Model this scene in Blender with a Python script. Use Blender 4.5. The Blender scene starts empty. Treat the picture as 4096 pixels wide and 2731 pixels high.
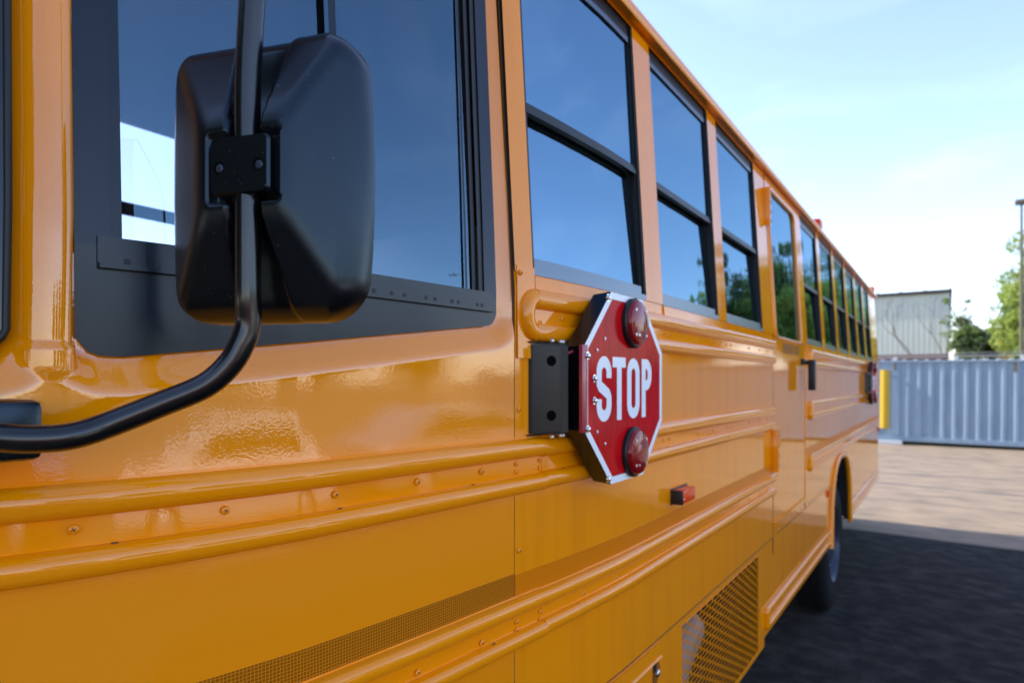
import bpy, bmesh, math, random
from mathutils import Vector, Matrix
random.seed(7)
SC = bpy.context.scene
C = SC.collection
E = 1.87                      # height of the photographer's eye above the ground
R = math.radians

# ------------------------------------------------------------------ camera
cd = bpy.data.cameras.new("camera"); cam = bpy.data.objects.new("camera", cd); C.objects.link(cam)
cam.location = (0, -0.72, E); cam.rotation_euler = (R(90), 0, R(-55.35))
cd.sensor_width = 36; cd.lens = 22.19; cd.shift_y = 0.0391
cd.clip_start = 0.02; cd.clip_end = 2000
cd.dof.use_dof = True; cd.dof.focus_distance = 0.92; cd.dof.aperture_fstop = 4.2
SC.camera = cam
# ------------------------------------------------------------------ world, sun, exposure
SUN_EL = 36; SUN_AZ = 5       # the sun stands behind the bus (towards +y)
w = bpy.data.worlds.new("World"); SC.world = w; w.use_nodes = True
wn = w.node_tree.nodes; bg = wn["Background"]
sky = wn.new("ShaderNodeTexSky"); sky.sky_type = 'NISHITA'; sky.sun_disc = False
sky.sun_elevation = R(SUN_EL); sky.sun_rotation = R(-SUN_AZ); sky.altitude = 100
sky.air_density = 1.0; sky.dust_density = 0.6; sky.ozone_density = 1.0
hs = wn.new("ShaderNodeHueSaturation"); hs.inputs["Saturation"].default_value = 1.0
w.node_tree.links.new(sky.outputs[0], hs.inputs["Color"])
wt = wn.new("ShaderNodeTexCoord"); wm = wn.new("ShaderNodeMapping"); wm.inputs["Scale"].default_value = (1.2, 1.2, 4.5)
wc = wn.new("ShaderNodeTexNoise"); wc.inputs["Scale"].default_value = 2.3; wc.inputs["Detail"].default_value = 7; wc.inputs["Distortion"].default_value = .5
wr = wn.new("ShaderNodeMapRange"); wr.inputs[1].default_value = .52; wr.inputs[2].default_value = .85; wr.inputs[4].default_value = .11
wx = wn.new("ShaderNodeMixRGB"); wx.inputs[2].default_value = (7.0, 7.2, 7.4, 1)      # faint high cirrus
wg = wn.new("ShaderNodeMixRGB"); wg.blend_type = 'MULTIPLY'; wg.inputs[0].default_value = 1; wg.inputs[2].default_value = (.99, .925, .99, 1)
L_ = w.node_tree.links
L_.new(wt.outputs["Generated"], wm.inputs[0]); L_.new(wm.outputs[0], wc.inputs["Vector"]); L_.new(wc.outputs[0], wr.inputs[0])
L_.new(hs.outputs[0], wg.inputs[1]); L_.new(wr.outputs[0], wx.inputs[0]); L_.new(wg.outputs[0], wx.inputs[1]); L_.new(wx.outputs[0], bg.inputs[0]); bg.inputs[1].default_value = 0.15
sl = bpy.data.lights.new("sun", 'SUN'); sun = bpy.data.objects.new("sun", sl); C.objects.link(sun)
sl.energy = 2.9; sl.angle = R(0.5); sl.color = (1, .94, .85)
sun.rotation_euler = (R(-(90 - SUN_EL)), 0, R(SUN_AZ))
SC.view_settings.view_transform = 'Standard'; SC.view_settings.look = 'None'
SC.view_settings.exposure = 1.55; SC.view_settings.gamma = 1

# ------------------------------------------------------------------ materials
M = {}
def mat(name, col, rough=.5, metal=0, coat=0, coat_r=.03, spec=.5, noise=None, bump=None, **kw):
    m = bpy.data.materials.new(name); m.use_nodes = True; nt = m.node_tree; b = nt.nodes["Principled BSDF"]
    b.inputs["Base Color"].default_value = (*col, 1); b.inputs["Roughness"].default_value = rough
    b.inputs["Metallic"].default_value = metal; b.inputs["Coat Weight"].default_value = coat
    b.inputs["Coat Roughness"].default_value = coat_r; b.inputs["Specular IOR Level"].default_value = spec
    tc = nt.nodes.new("ShaderNodeTexCoord")
    if noise:                                  # (scale, second colour, contrast low, high, stretch)
        sc, c2, lo, hi, st = noise
        mp = nt.nodes.new("ShaderNodeMapping"); mp.inputs["Scale"].default_value = st
        nt.links.new(tc.outputs["Object"], mp.inputs[0])
        n = nt.nodes.new("ShaderNodeTexNoise"); n.inputs["Scale"].default_value = sc; n.inputs["Detail"].default_value = 6
        nt.links.new(mp.outputs[0], n.inputs["Vector"])
        cr = nt.nodes.new("ShaderNodeValToRGB"); cr.color_ramp.elements[0].position = lo; cr.color_ramp.elements[1].position = hi
        cr.color_ramp.elements[0].color = (*col, 1); cr.color_ramp.elements[1].color = (*c2, 1)
        nt.links.new(n.outputs[0], cr.inputs[0]); nt.links.new(cr.outputs[0], b.inputs["Base Color"])
    last = None
    for bp in (bump or []):                    # (scale, distance, stretch)
        sc, ds, st = bp
        mp = nt.nodes.new("ShaderNodeMapping"); mp.inputs["Scale"].default_value = st
        nt.links.new(tc.outputs["Object"], mp.inputs[0])
        n = nt.nodes.new("ShaderNodeTexNoise"); n.inputs["Scale"].default_value = sc; n.inputs["Detail"].default_value = 2
        nt.links.new(mp.outputs[0], n.inputs["Vector"])
        bu = nt.nodes.new("ShaderNodeBump"); bu.inputs["Distance"].default_value = ds; bu.inputs["Strength"].default_value = 1
        nt.links.new(n.outputs[0], bu.inputs["Height"])
        if last: nt.links.new(last.outputs[0], bu.inputs["Normal"])
        last = bu
    if last:
        nt.links.new(last.outputs[0], b.inputs["Normal"]); nt.links.new(last.outputs[0], b.inputs["Coat Normal"])
    b.inputs["Coat IOR"].default_value = 1.55
    M[name] = m
    return m
OR = (.97, .300, .001)
mat("bus paint", OR, .45, spec=0, coat=1, coat_r=.03, bump=[(1.3, .0035, (1, 1, 1)), (500, .00003, (1, 1, 1))],
    noise=(1.6, (.84, .245, .003), .50, .78, (9, 1, .5)))
mat("cab paint", OR, .45, spec=0, coat=1, coat_r=.04, bump=[(5, .0009, (1, 1, 1.6)), (230, .00008, (1, 1, 1))])
mat("rail paint", OR, .42, spec=0, coat=1, coat_r=.04, bump=[(7, .0003, (1, 1, 1)), (300, .00003, (1, 1, 1))])
M["cab paint"].node_tree.nodes["Principled BSDF"].inputs["Coat IOR"].default_value = 1.85
mat("screw dirt", (.16, .05, .008), .6)
mat("seam", (.10, .045, .012), .8)
mat("black paint", (.004, .009, .018), .24, spec=.45, coat=0, bump=[(9, .0008, (1, 1, 1))])
mat("gasket rubber", (.006, .006, .007), .45)
mat("dark aluminium", (.16, .19, .22), .22, metal=.7)
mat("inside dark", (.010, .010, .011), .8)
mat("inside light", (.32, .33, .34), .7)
mat("seat vinyl", (.018, .022, .035), .5)
mat("mirror plastic", (.0040, .0040, .0045), .27, spec=.6, bump=[(900, .00007, (1, 1, 1))], noise=(170, (.09, .085, .07), .685, .78, (1, 1, 1)))
M["mirror plastic"].node_tree.nodes["Principled BSDF"].inputs["Specular Tint"].default_value = (.62, .82, 1, 1)
mat("tube paint", (.004, .004, .0045), .25, spec=.5, coat=.4, coat_r=.15, bump=[(160, .00004, (1, 1, 1))])
mat("chrome", (.75, .76, .78), .14, metal=1)
mat("zinc", (.62, .62, .62), .3, metal=1)
mat("sign red", (.62, .005, .008), .4, spec=0, coat=.2, coat_r=.1, bump=[(420, .00012, (1, 1, .25))], noise=(60, (.42, .006, .010), .4, .7, (1, 1, .3)))
mat("sign white", (.88, .90, .93), .3, spec=.2, coat=.2, coat_r=.1)
mat("hinge red", (.38, .025, .04), .35, coat=.4)
mat("lamp red", (.26, .003, .004), .15, spec=.2, coat=.4, coat_r=.03)
mat("lamp orange red", (.85, .07, .006), .25, spec=.1, coat=.15)
mat("tyre rubber", (.007, .007, .0075), .85, spec=.2, bump=[(60, .002, (1, 1, 1))])
mat("wheel paint", (.045, .055, .08), .35, metal=.3)
mat("lettering black", (.02, .015, .01), .5)
mat("silver duct", (.28, .29, .31), .5, metal=.3)
mat("asphalt", (.018, .018, .018), .9, spec=.15, noise=(6.5, (.060, .055, .049), .42, .74, (1, .8, 1)), bump=[(70, .02, (1, 1, 1))])
mat("concrete", (.275, .205, .135), .9, noise=(2.2, (.15, .118, .085), .38, .72, (1.6, .8, 1)), bump=[(40, .01, (1, 1, 1))])
mat("joint tar", (.10, .10, .11), .9)
mat("container blue", (.22, .30, .38), .5, spec=.3, noise=(2, (.175, .245, .32), .45, .75, (3, 3, .5)))
mat("container rust", (.16, .12, .06), .8)
mat("container white", (.55, .60, .66), .6)
mat("yellow panel", (.52, .33, .010), .6)
mat("steel cladding", (.50, .545, .47), .6, noise=(.6, (.46, .50, .44), .4, .7, (1, 1, .2)))
mat("dark trim", (.03, .022, .02), .6)
mat("brick", (.20, .085, .075), .9, noise=(8, (.15, .07, .06), .4, .6, (1, 1, 3)))
mat("galvanised", (.42, .43, .42), .5, metal=.5)
mat("fence green", (.06, .11, .06), .7)
mat("post grey", (.5, .52, .53), .6)
mat("pole bronze", (.10, .085, .06), .5)
mat("bark", (.09, .065, .045), .9)
mat("leaf dark", (.030, .060, .015), .7)
mat("leaf green", (.12, .19, .03), .7)
mat("leaf lime", (.24, .31, .05), .7)
mat("leaf yellow", (.58, .44, .05), .7)
mat("car white", (.75, .75, .74), .4, coat=1)
mat("car silver", (.45, .47, .5), .3, metal=.6, coat=1)
mat("car red", (.35, .02, .02), .4, coat=1)
mat("car glass", (.01, .012, .015), .05)
for k in ("leaf dark", "leaf green", "leaf lime", "leaf yellow"):
    m = M[k]; nt = m.node_tree; b = nt.nodes["Principled BSDF"]
    tr = nt.nodes.new("ShaderNodeBsdfTranslucent"); tr.inputs[0].default_value = tuple(min(1, c * 1.5) for c in b.inputs[0].default_value[:3]) + (1,)
    mx = nt.nodes.new("ShaderNodeMixShader"); mx.inputs[0].default_value = .4
    out = nt.nodes["Material Output"]
    nt.links.new(b.outputs[0], mx.inputs[1]); nt.links.new(tr.outputs[0], mx.inputs[2]); nt.links.new(mx.outputs[0], out.inputs[0])

def glass(name, tint, ior, wav, dust=0):
    m = bpy.data.materials.new(name); m.use_nodes = True; nt = m.node_tree; N = nt.nodes
    N.remove(N["Principled BSDF"]); out = N["Material Output"]
    fr = N.new("ShaderNodeFresnel"); fr.inputs[0].default_value = ior
    tp = N.new("ShaderNodeBsdfTransparent"); tp.inputs[0].default_value = (*tint, 1)
    gl = N.new("ShaderNodeBsdfGlossy"); gl.inputs["Roughness"].default_value = 0.0; gl.inputs[0].default_value = (.48, .78, 1, 1)  # deep blue of the mirrored sky painted into the gloss colour
    mx = N.new("ShaderNodeMixShader")
    tc = N.new("ShaderNodeTexCoord"); n = N.new("ShaderNodeTexNoise"); n.inputs["Scale"].default_value = 2.2
    mp = N.new("ShaderNodeMapping"); mp.inputs["Scale"].default_value = (1.6, 1, .6)
    nt.links.new(tc.outputs["Object"], mp.inputs[0]); nt.links.new(mp.outputs[0], n.inputs["Vector"])
    bu = N.new("ShaderNodeBump"); bu.inputs["Distance"].default_value = wav
    nt.links.new(n.outputs[0], bu.inputs["Height"]); nt.links.new(bu.outputs[0], gl.inputs["Normal"])
    nt.links.new(fr.outputs[0], mx.inputs[0]); nt.links.new(tp.outputs[0], mx.inputs[1]); nt.links.new(gl.outputs[0], mx.inputs[2])
    last = mx
    if dust:
        df = N.new("ShaderNodeBsdfDiffuse"); df.inputs[0].default_value = (.6, .6, .6, 1)
        n2 = N.new("ShaderNodeTexNoise"); n2.inputs["Scale"].default_value = 9; n2.inputs["Detail"].default_value = 8
        mp2 = N.new("ShaderNodeMapping"); mp2.inputs["Scale"].default_value = (1, 1, .35)
        nt.links.new(tc.outputs["Object"], mp2.inputs[0]); nt.links.new(mp2.outputs[0], n2.inputs["Vector"])
        cr = N.new("ShaderNodeMapRange"); cr.inputs[1].default_value = .4; cr.inputs[2].default_value = .8
        cr.inputs[3].default_value = 0; cr.inputs[4].default_value = dust
        nt.links.new(n2.outputs[0], cr.inputs[0])
        m2 = N.new("ShaderNodeMixShader"); nt.links.new(cr.outputs[0], m2.inputs[0]); nt.links.new(mx.outputs[0], m2.inputs[1]); nt.links.new(df.outputs[0], m2.inputs[2]); last = m2
    nt.links.new(last.outputs[0], out.inputs[0])
    M[name] = m
glass("driver glass", (.42, .50, .60), 2.4, .0002, .05)
glass("tinted glass", (.05, .06, .07), 4.6, .0028)

def tape_mat():
    m = mat("reflective tape", (.20, .06, .003), .4, spec=.1, coat=.35, coat_r=.05); nt = m.node_tree; N = nt.nodes; b = N["Principled BSDF"]
    tc = N.new("ShaderNodeTexCoord"); mp = N.new("ShaderNodeMapping"); mp.inputs["Scale"].default_value = (1, 0, 1)
    v = N.new("ShaderNodeTexVoronoi"); v.feature = 'DISTANCE_TO_EDGE'; v.inputs["Scale"].default_value = 190; v.inputs["Randomness"].default_value = .18
    nt.links.new(tc.outputs["Object"], mp.inputs[0]); nt.links.new(mp.outputs[0], v.inputs["Vector"])
    cr = N.new("ShaderNodeValToRGB"); cr.color_ramp.elements[0].position = .05; cr.color_ramp.elements[1].position = .12
    cr.color_ramp.elements[0].color = (.75, .25, .004, 1); cr.color_ramp.elements[1].color = (.30, .085, .001, 1)
    nt.links.new(v.outputs["Distance"], cr.inputs[0]); nt.links.new(cr.outputs[0], b.inputs["Base Color"])
tape_mat()
mat('tape painted sheen', (.70, .19, .001), .45, spec=.05, coat=.25, coat_r=.1)  # same tape farther back; its brighter grazing-angle sheen is put into the colour
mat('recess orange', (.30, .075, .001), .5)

# ------------------------------------------------------------------ helpers
def link(name, me, m, parent=None, smooth=False, loc=None):
    o = bpy.data.objects.new(name, me); C.objects.link(o)
    if m and not me.materials: me.materials.append(M[m] if isinstance(m, str) else m)
    if parent is not None: o.parent = parent
    if loc is not None: o.location = loc
    return o
def obj(name, bm, m, parent=None, smooth=None, loc=None):
    bmesh.ops.recalc_face_normals(bm, faces=bm.faces)
    me = bpy.data.meshes.new(name)
    if smooth is not None:
        for f in bm.faces: f.smooth = True
        for e in bm.edges:
            if len(e.link_faces) == 2 and e.calc_face_angle(0) > R(smooth): e.smooth = False
    bm.to_mesh(me); bm.free()
    return link(name, me, m, parent, loc=loc)
def tag(o, label=None, cat=None, group=None, kind=None):
    if label: o['label'] = label
    if cat: o['category'] = cat
    if group: o['group'] = group
    if kind: o['kind'] = kind
    return o
def empty(name, loc=(0, 0, 0), label=None, cat=None, group=None, rz=0):
    o = bpy.data.objects.new(name, None); C.objects.link(o); o.location = loc; o.rotation_euler = (0, 0, rz); o.empty_display_size = .2
    return tag(o, label, cat, group)
def copy_tree(o, parent=None):
    c = o.copy(); C.objects.link(c)
    if parent is not None: c.parent = parent
    for ch in list(o.children): copy_tree(ch, c)
    return c
def face(bm, pts, mi=0):
    vs = [bm.verts.new(p) for p in pts]; f = bm.faces.new(vs); f.material_index = mi; return f
def box(bm, x0, x1, y0, y1, z0, z1, bev=0, mi=0):
    vs = [bm.verts.new((x, y, z)) for x in (x0, x1) for y in (y0, y1) for z in (z0, z1)]
    fs = [bm.faces.new([vs[i] for i in q]) for q in ((0, 1, 3, 2), (4, 6, 7, 5), (0, 4, 5, 1), (2, 3, 7, 6), (0, 2, 6, 4), (1, 5, 7, 3))]
    for f in fs: f.material_index = mi
    if bev:
        es = list({e for f in fs for e in f.edges})
        bmesh.ops.bevel(bm, geom=es, offset=bev, segments=2, affect='EDGES', profile=.5)
    return fs
def frames(path):
    T = []
    for i in range(len(path)):
        a = path[max(i - 1, 0)]; b = path[min(i + 1, len(path) - 1)]; T.append((b - a).normalized())
    n = T[0].orthogonal().normalized(); out = []
    for i, t in enumerate(T):
        n = (n - t * n.dot(t)).normalized(); out.append((t, n, t.cross(n)))
    return out
def tube(bm, path, rad, seg=12, cap=True):
    path = [Vector(p) for p in path]; F = frames(path); rings = []
    for i, (p, (t, n, b)) in enumerate(zip(path, F)):
        r = rad[i] if isinstance(rad, (list, tuple)) else rad
        rings.append([bm.verts.new(p + n * math.cos(a) * r + b * math.sin(a) * r) for a in (2 * math.pi * k / seg for k in range(seg))])
    for A, B_ in zip(rings, rings[1:]):
        for k in range(seg): bm.faces.new((A[k], A[(k + 1) % seg], B_[(k + 1) % seg], B_[k]))
    if cap: bm.faces.new(rings[0][::-1]); bm.faces.new(rings[-1])
def spline(pts, n=8):
    pts = [Vector(p) for p in pts]; P = [pts[0] * 2 - pts[1]] + pts + [pts[-1] * 2 - pts[-2]]; out = []
    for i in range(1, len(P) - 2):
        for k in range(n):
            t = k / n; a, b, c, d = P[i - 1:i + 3]
            out.append(.5 * ((2 * b) + (c - a) * t + (2 * a - 5 * b + 4 * c - d) * t * t + (3 * b - a - 3 * c + d) * t ** 3))
    out.append(pts[-1]); return out
def disc_lathe(bm, prof, seg=24, origin=Vector((0, 0, 0)), axis='-y'):
    """prof: list of (radius, height); height grows along the axis"""
    rings = []
    def P(r, h, a):
        if axis == '-y': return origin + Vector((r * math.cos(a), -h, r * math.sin(a)))
        if axis == 'y': return origin + Vector((r * math.cos(a), h, r * math.sin(a)))
        return origin + Vector((r * math.cos(a), r * math.sin(a), h))
    for r, h in prof:
        rings.append([bm.verts.new(P(r, h, 2 * math.pi * k / seg)) for k in range(seg)] if r > 1e-6 else [bm.verts.new(P(0, h, 0))])
    for A, B_ in zip(rings, rings[1:]):
        if len(A) == 1 and len(B_) == 1: continue
        for k in range(seg):
            k2 = (k + 1) % seg
            if len(B_) == 1: bm.faces.new((A[k], A[k2], B_[0]))
            elif len(A) == 1: bm.faces.new((A[0], B_[k2], B_[k]))
            else: bm.faces.new((A[k], A[k2], B_[k2], B_[k]))
def lerp_table(T, x):
    if x <= T[0][0]: return T[0][1]
    for (a, b), (p, q) in zip(T, T[1:]):
        if x <= p: return b + (q - b) * (x - a) / (p - a)
    return T[-1][1]
def ease(t): t = max(0, min(1, t)); return t * t * (3 - 2 * t)

# ------------------------------------------------------------------ the side surface of the bus: y as a function of x and height (z relative to the eye)
TAP = [(-.30, .62), (-.22, .48), (-.1, .37), (0, .30), (.13, .235), (.26, .175), (.35, .144), (.45, .117), (.6, .086), (.85, .059), (1.11, .035), (1.3, .016), (1.5, .003), (1.6, 0), (99, 0)]
def tap(x):
    return (lerp_table(TAP, x - .03) + lerp_table(TAP, x) + lerp_table(TAP, x + .03)) / 3
def prof(z): return 0 if z < .2 else .05 * (z - .2) / .85
def S(x, z, out=0):
    return Vector((x, tap(x) + prof(z) - out, E + z))
def xs_between(a, b, fine=.05):
    xs = [a]
    x = a
    while x < b - 1e-6:
        step = fine if x < 1.7 else .5
        x = min(b, x + step)
        if b - x < 1e-4: x = b
        xs.append(x)
    return xs

RC_ = .014
def kf(x): return 1 + RC_ / (.72 + tap(x))
def SF(x, z, out=0):
    """points measured on the recessed window frame of the cab"""
    k = kf(x); return S(x * k, z * k, out - RC_)
bus = empty('school_bus', (4.5, 1.2, 0), 'orange school bus filling the foreground, its side lined with windows and stop arms', 'bus')
PI_ = bus.matrix_world.copy()
SPLIT = {'sill_strip', 'sill', 'drain_slot', 'panel_seam', 'drain_hole', 'housing_hole', 'side_channel', 'housing_bolt', 'hinge_bolt', 'bolt_recess', 'clamp_bolt', 'lens_screw', 'sash_rail', 'wheel_nut', 'far_wall_x', 'wall_liner', 'bracket'}
def islands(bm):
    bm.verts.ensure_lookup_table(); seen = set(); out = []
    for v in bm.verts:
        if v in seen: continue
        st = [v]; seen.add(v); comp = []
        while st:
            a = st.pop(); comp.append(a)
            for e in a.link_edges:
                b = e.other_vert(a)
                if b not in seen: seen.add(b); st.append(b)
        out.append(comp)
    return out
def busobj(name, bm, m, parent=None, smooth=None):
    if name in SPLIT:
        isl = islands(bm)
        if len(isl) > 1:
            for comp in isl:
                nb = bmesh.new(); mp = {v: nb.verts.new(v.co) for v in comp}
                for f in {f for v in comp for f in v.link_faces}: nb.faces.new([mp[v] for v in f.verts]).material_index = f.material_index
                r = busobj_(name, nb, m, parent, smooth)
            bm.free(); return r
    return busobj_(name, bm, m, parent, smooth)
def busobj_(name, bm, m, parent=None, smooth=None):
    """bus parts are modelled in world space; shift them so that the bus origin is the parent"""
    if parent is None:
        for v in bm.verts: v.co -= Vector((4.5, 1.2, 0))
        return obj(name, bm, m, bus, smooth)
    o = parent; off = Vector((4.5, 1.2, 0)) + Vector(parent.location)
    for v in bm.verts: v.co -= off
    return obj(name, bm, m, parent, smooth)

# ---- cab panel: height field with recessed driver window and corner window
FRAME = [(.327, .060), (.335, .040), (.352, .032), (.376, .031), (.61, .060), (1.025, .113), (1.040, .120), (1.047, .135), (1.062, 1.5), (.337, 1.5)]
FRAME = [(x * kf(x), z * kf(x)) for x, z in FRAME]
def poly_sd(px, pz, poly):
    d = 1e9; inside = False; n = len(poly)
    for i in range(n):
        ax, az = poly[i]; bx, bz = poly[(i + 1) % n]
        ex, ez = bx - ax, bz - az; wx, wz = px - ax, pz - az
        t = max(0, min(1, (wx * ex + wz * ez) / (ex * ex + ez * ez)))
        dx, dz = wx - ex * t, wz - ez * t; d = min(d, dx * dx + dz * dz)
        if (az > pz) != (bz > pz) and px < (bx - ax) * (pz - az) / (bz - az) + ax: inside = not inside
    return -math.sqrt(d) if inside else math.sqrt(d)
CORNER = [(-.3, .032), (.235, .026), (.258, .034), (.268, .055), (.283, 1.5), (-.3, 1.5)]
CORNER = [(x * kf(x), z * kf(x)) for x, z in CORNER]
def cab_out(x, z):
    dA = poly_sd(x, z, FRAME); dB = poly_sd(x, z, CORNER)
    d = min(dA, dB)
    if d <= -.012: return None
    h = .026 * ease(d / .05) if d > 0 else 0
    # rounded windscreen pillar with a moulded collar at its foot
    c = .3085 + .010 * (z - .04) * 1.2
    if z > .044:
        q = 1 - ((x - c) / .0235) ** 2
        if q > 0: h = max(h, .004 + .020 * math.sqrt(q))
    elif z > -.03:
        q = 1 - ((x - c) / .0265) ** 2
        if q > 0: h = max(h, (.006 + .023 * math.sqrt(q)) * ease((z + .03) / .045) + .010 * (1 - ease((z + .03) / .045)))
    return h - .026
bm = bmesh.new()
XS = [x / 1000 for x in range(-300, 120, 14)] + [.12 + i * .0035 for i in range(80)]
x = XS[-1]
while x < 1.1 - .007: x += .007; XS.append(x)
XS.append(1.1015)
ZS = []; z = -.80
while z < 1.32:
    ZS.append(z); z += .012 if z < -.16 else (.0045 if z < .18 else .03)
grid = {}
for i, x in enumerate(XS):
    for j, z in enumerate(ZS):
        h = cab_out(x, z)
        if h is not None: grid[i, j] = bm.verts.new(S(x, z, h))
for i in range(len(XS) - 1):
    for j in range(len(ZS) - 1):
        q = [(i, j), (i + 1, j), (i + 1, j + 1), (i, j + 1)]
        if all(k in grid for k in q): bm.faces.new([grid[k] for k in q])
cab = busobj('cab_panel', bm, 'cab paint', smooth=50)

def text_mesh(s, w, h, name):
    cu = bpy.data.curves.new(name, 'FONT'); cu.body = s; cu.extrude = 0
    o = bpy.data.objects.new(name, cu); me = None
    C.objects.link(o); dg = bpy.context.evaluated_depsgraph_get(); dg.update()
    me = bpy.data.meshes.new_from_object(o.evaluated_get(dg)); bpy.data.objects.remove(o)
    xs = [v.co.x for v in me.vertices]; ys = [v.co.y for v in me.vertices]
    for v in me.vertices:
        v.co = ((v.co.x - min(xs)) / (max(xs) - min(xs)) * w, 0, (v.co.y - min(ys)) / (max(ys) - min(ys)) * h)
    return me
# ---- driver window
def poly_plate(bm, poly, out, thick, hole=None, x_fine=.04):
    """plate following the side surface; polygon given in (x, z)"""
    n = len(poly)
    top = [bm.verts.new(S(x, z, out)) for x, z in poly]; bot = [bm.verts.new(S(x, z, out - thick)) for x, z in poly]
    if hole:
        h1 = [bm.verts.new(S(x, z, out)) for x, z in hole]; h2 = [bm.verts.new(S(x, z, out - thick)) for x, z in hole]
        for i in range(n):
            j = (i + 1) % n; bm.faces.new((top[i], top[j], h1[j], h1[i])); bm.faces.new((h1[i], h1[j], h2[j], h2[i]))
    else: bm.faces.new(top)
    for i in range(n):
        j = (i + 1) % n; bm.faces.new((top[i], bot[i], bot[j], top[j]))
def strip(bm, x0, x1, z0, z1, out, thick, fine=.05, slope=0):
    """flat bar laid on the side surface (slope: extra height per metre of x)"""
    xs = xs_between(x0, x1, fine); A = []
    for x in xs:
        dz = slope * (x - x0)
        A.append([bm.verts.new(SMAP(x, z0 + dz, out)), bm.verts.new(SMAP(x, z1 + dz, out)), bm.verts.new(SMAP(x, z1 + dz, out - thick)), bm.verts.new(SMAP(x, z0 + dz, out - thick))])
    for p, q in zip(A, A[1:]):
        for k in range(4): bm.faces.new((p[k], q[k], q[(k + 1) % 4], p[(k + 1) % 4]))
    bm.faces.new(A[0]); bm.faces.new(A[-1][::-1])
def stripf(*a, **k):
    global SMAP
    SMAP = SF; strip(*a, **k); SMAP = S
SMAP = S
bm = bmesh.new()
# the black frame: left post, lower plate, right post, built as quads that follow the taper
def quadgrid(bm, f, nu, nv):
    g = [[bm.verts.new(f(u / nu, v / nv)) for v in range(nv + 1)] for u in range(nu + 1)]
    for u in range(nu):
        for v in range(nv): bm.faces.new((g[u][v], g[u + 1][v], g[u + 1][v + 1], g[u][v + 1]))
def lowz(x): return lerp_table([(.327, .060), (.335, .040), (.352, .032), (.376, .031), (.61, .060), (1.025, .113), (1.040, .120), (1.047, .135), (1.062, .3)], x)
FO = -.004
quadgrid(bm, lambda u, v: SF(.329 + .718 * u, lowz(.329 + .718 * u) * (1 - v) + .168 * v, FO), 60, 3)
quadgrid(bm, lambda u, v: SF((.3285 + .010 * v) + .036 * u, .168 + 1.15 * v, FO), 4, 8)
quadgrid(bm, lambda u, v: SF((1.012 + .018 * v) + .0355 * u - .004 * v * u, .168 + 1.15 * v, FO), 3, 8)
dw = busobj('driver_window', bm, 'black paint', smooth=30)
bm = bmesh.new()        # channels at the right, sash rail, ledge with drip lip and drain notches
for k, (a, b, o) in enumerate(((.966, .972, -.012), (.975, .984, -.020), (.986, .996, -.012), (.999, 1.012, -.007))):
    box(bm, 0, 0.0001, 0, .0001, 0, .0001) if False else None
    quadgrid(bm, lambda u, v: SF((a + .018 * v) + (b - a) * u, .170 + 1.14 * v, o), 1, 8)
quadgrid(bm, lambda u, v: SF((.964 + .018 * v) + .05 * u, .168 + 1.15 * v, -.026), 1, 8)
busobj('side_channel', bm, 'gasket rubber', dw)
bm = bmesh.new(); stripf(bm, .350, 1.031, .1475, .180, -.0005, .004); busobj('sill_plate', bm, 'black paint', dw)
bm = bmesh.new(); stripf(bm, .350, 1.033, .1405, .1465, .006, .010)
busobj('drip_lip', bm, 'black paint', dw)
bm = bmesh.new()
for x in (.377, .41, .72, .735, .772, .80, .85, .872, .915, .932, .985, .998): stripf(bm, x, x + .0065, .1485, .1550, .0006, .0005)
busobj('drain_slot', bm, 'gasket rubber', dw)
bm = bmesh.new(); quadgrid(bm, lambda u, v: SF((.366 + .006 * v) + .012 * u, .170 + 1.15 * v, -.008), 1, 6)
quadgrid(bm, lambda u, v: SF((.676 + .003 * v) + .014 * u, .170 + 1.15 * v, -.013), 1, 6)
busobj('sash_rail', bm, 'black paint', dw)
bm = bmesh.new(); quadgrid(bm, lambda u, v: SF(.36, .168 + 1.15 * v, -.016).lerp(SF(.985, .168 + 1.15 * v, -.016), u), 4, 6)
busobj('pane', bm, 'driver glass', dw, smooth=60)
def small_text():
    me = text_mesh("SpectAL", .022, .006, "maker_lettering")
    for v in me.vertices: v.co = SF(.934 + v.co.x, .204 + v.co.z, -.0145) - Vector((4.5, 1.2, 0)) - Vector(dw.location)
    link('maker_lettering', me, 'lettering black', dw)
small_text()
# corner window
bm = bmesh.new(); n = 14
def cornerz(x): return .030 + .03 * max(0, (x - .24) / .03) ** 2
quadgrid(bm, lambda u, v: SF(-.3 + .567 * u + .014 * v * u, cornerz(-.3 + .567 * u) * (1 - v) + 1.3 * v, .0005), 40, 8)
cw = busobj('corner_window', bm, 'car glass', smooth=60)
bm = bmesh.new(); tube(bm, [SF(-.28 + .5 * k / 10, .030, .002) for k in range(11)] + [SF(.250, .036, .002), SF(.263, .052, .002)] + [SF(.266 + .015 * k / 8, .06 + 1.2 * k / 8, .002) for k in range(9)], .0045, 8)
busobj('window_seal', bm, 'gasket rubber', cw, smooth=60)

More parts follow.
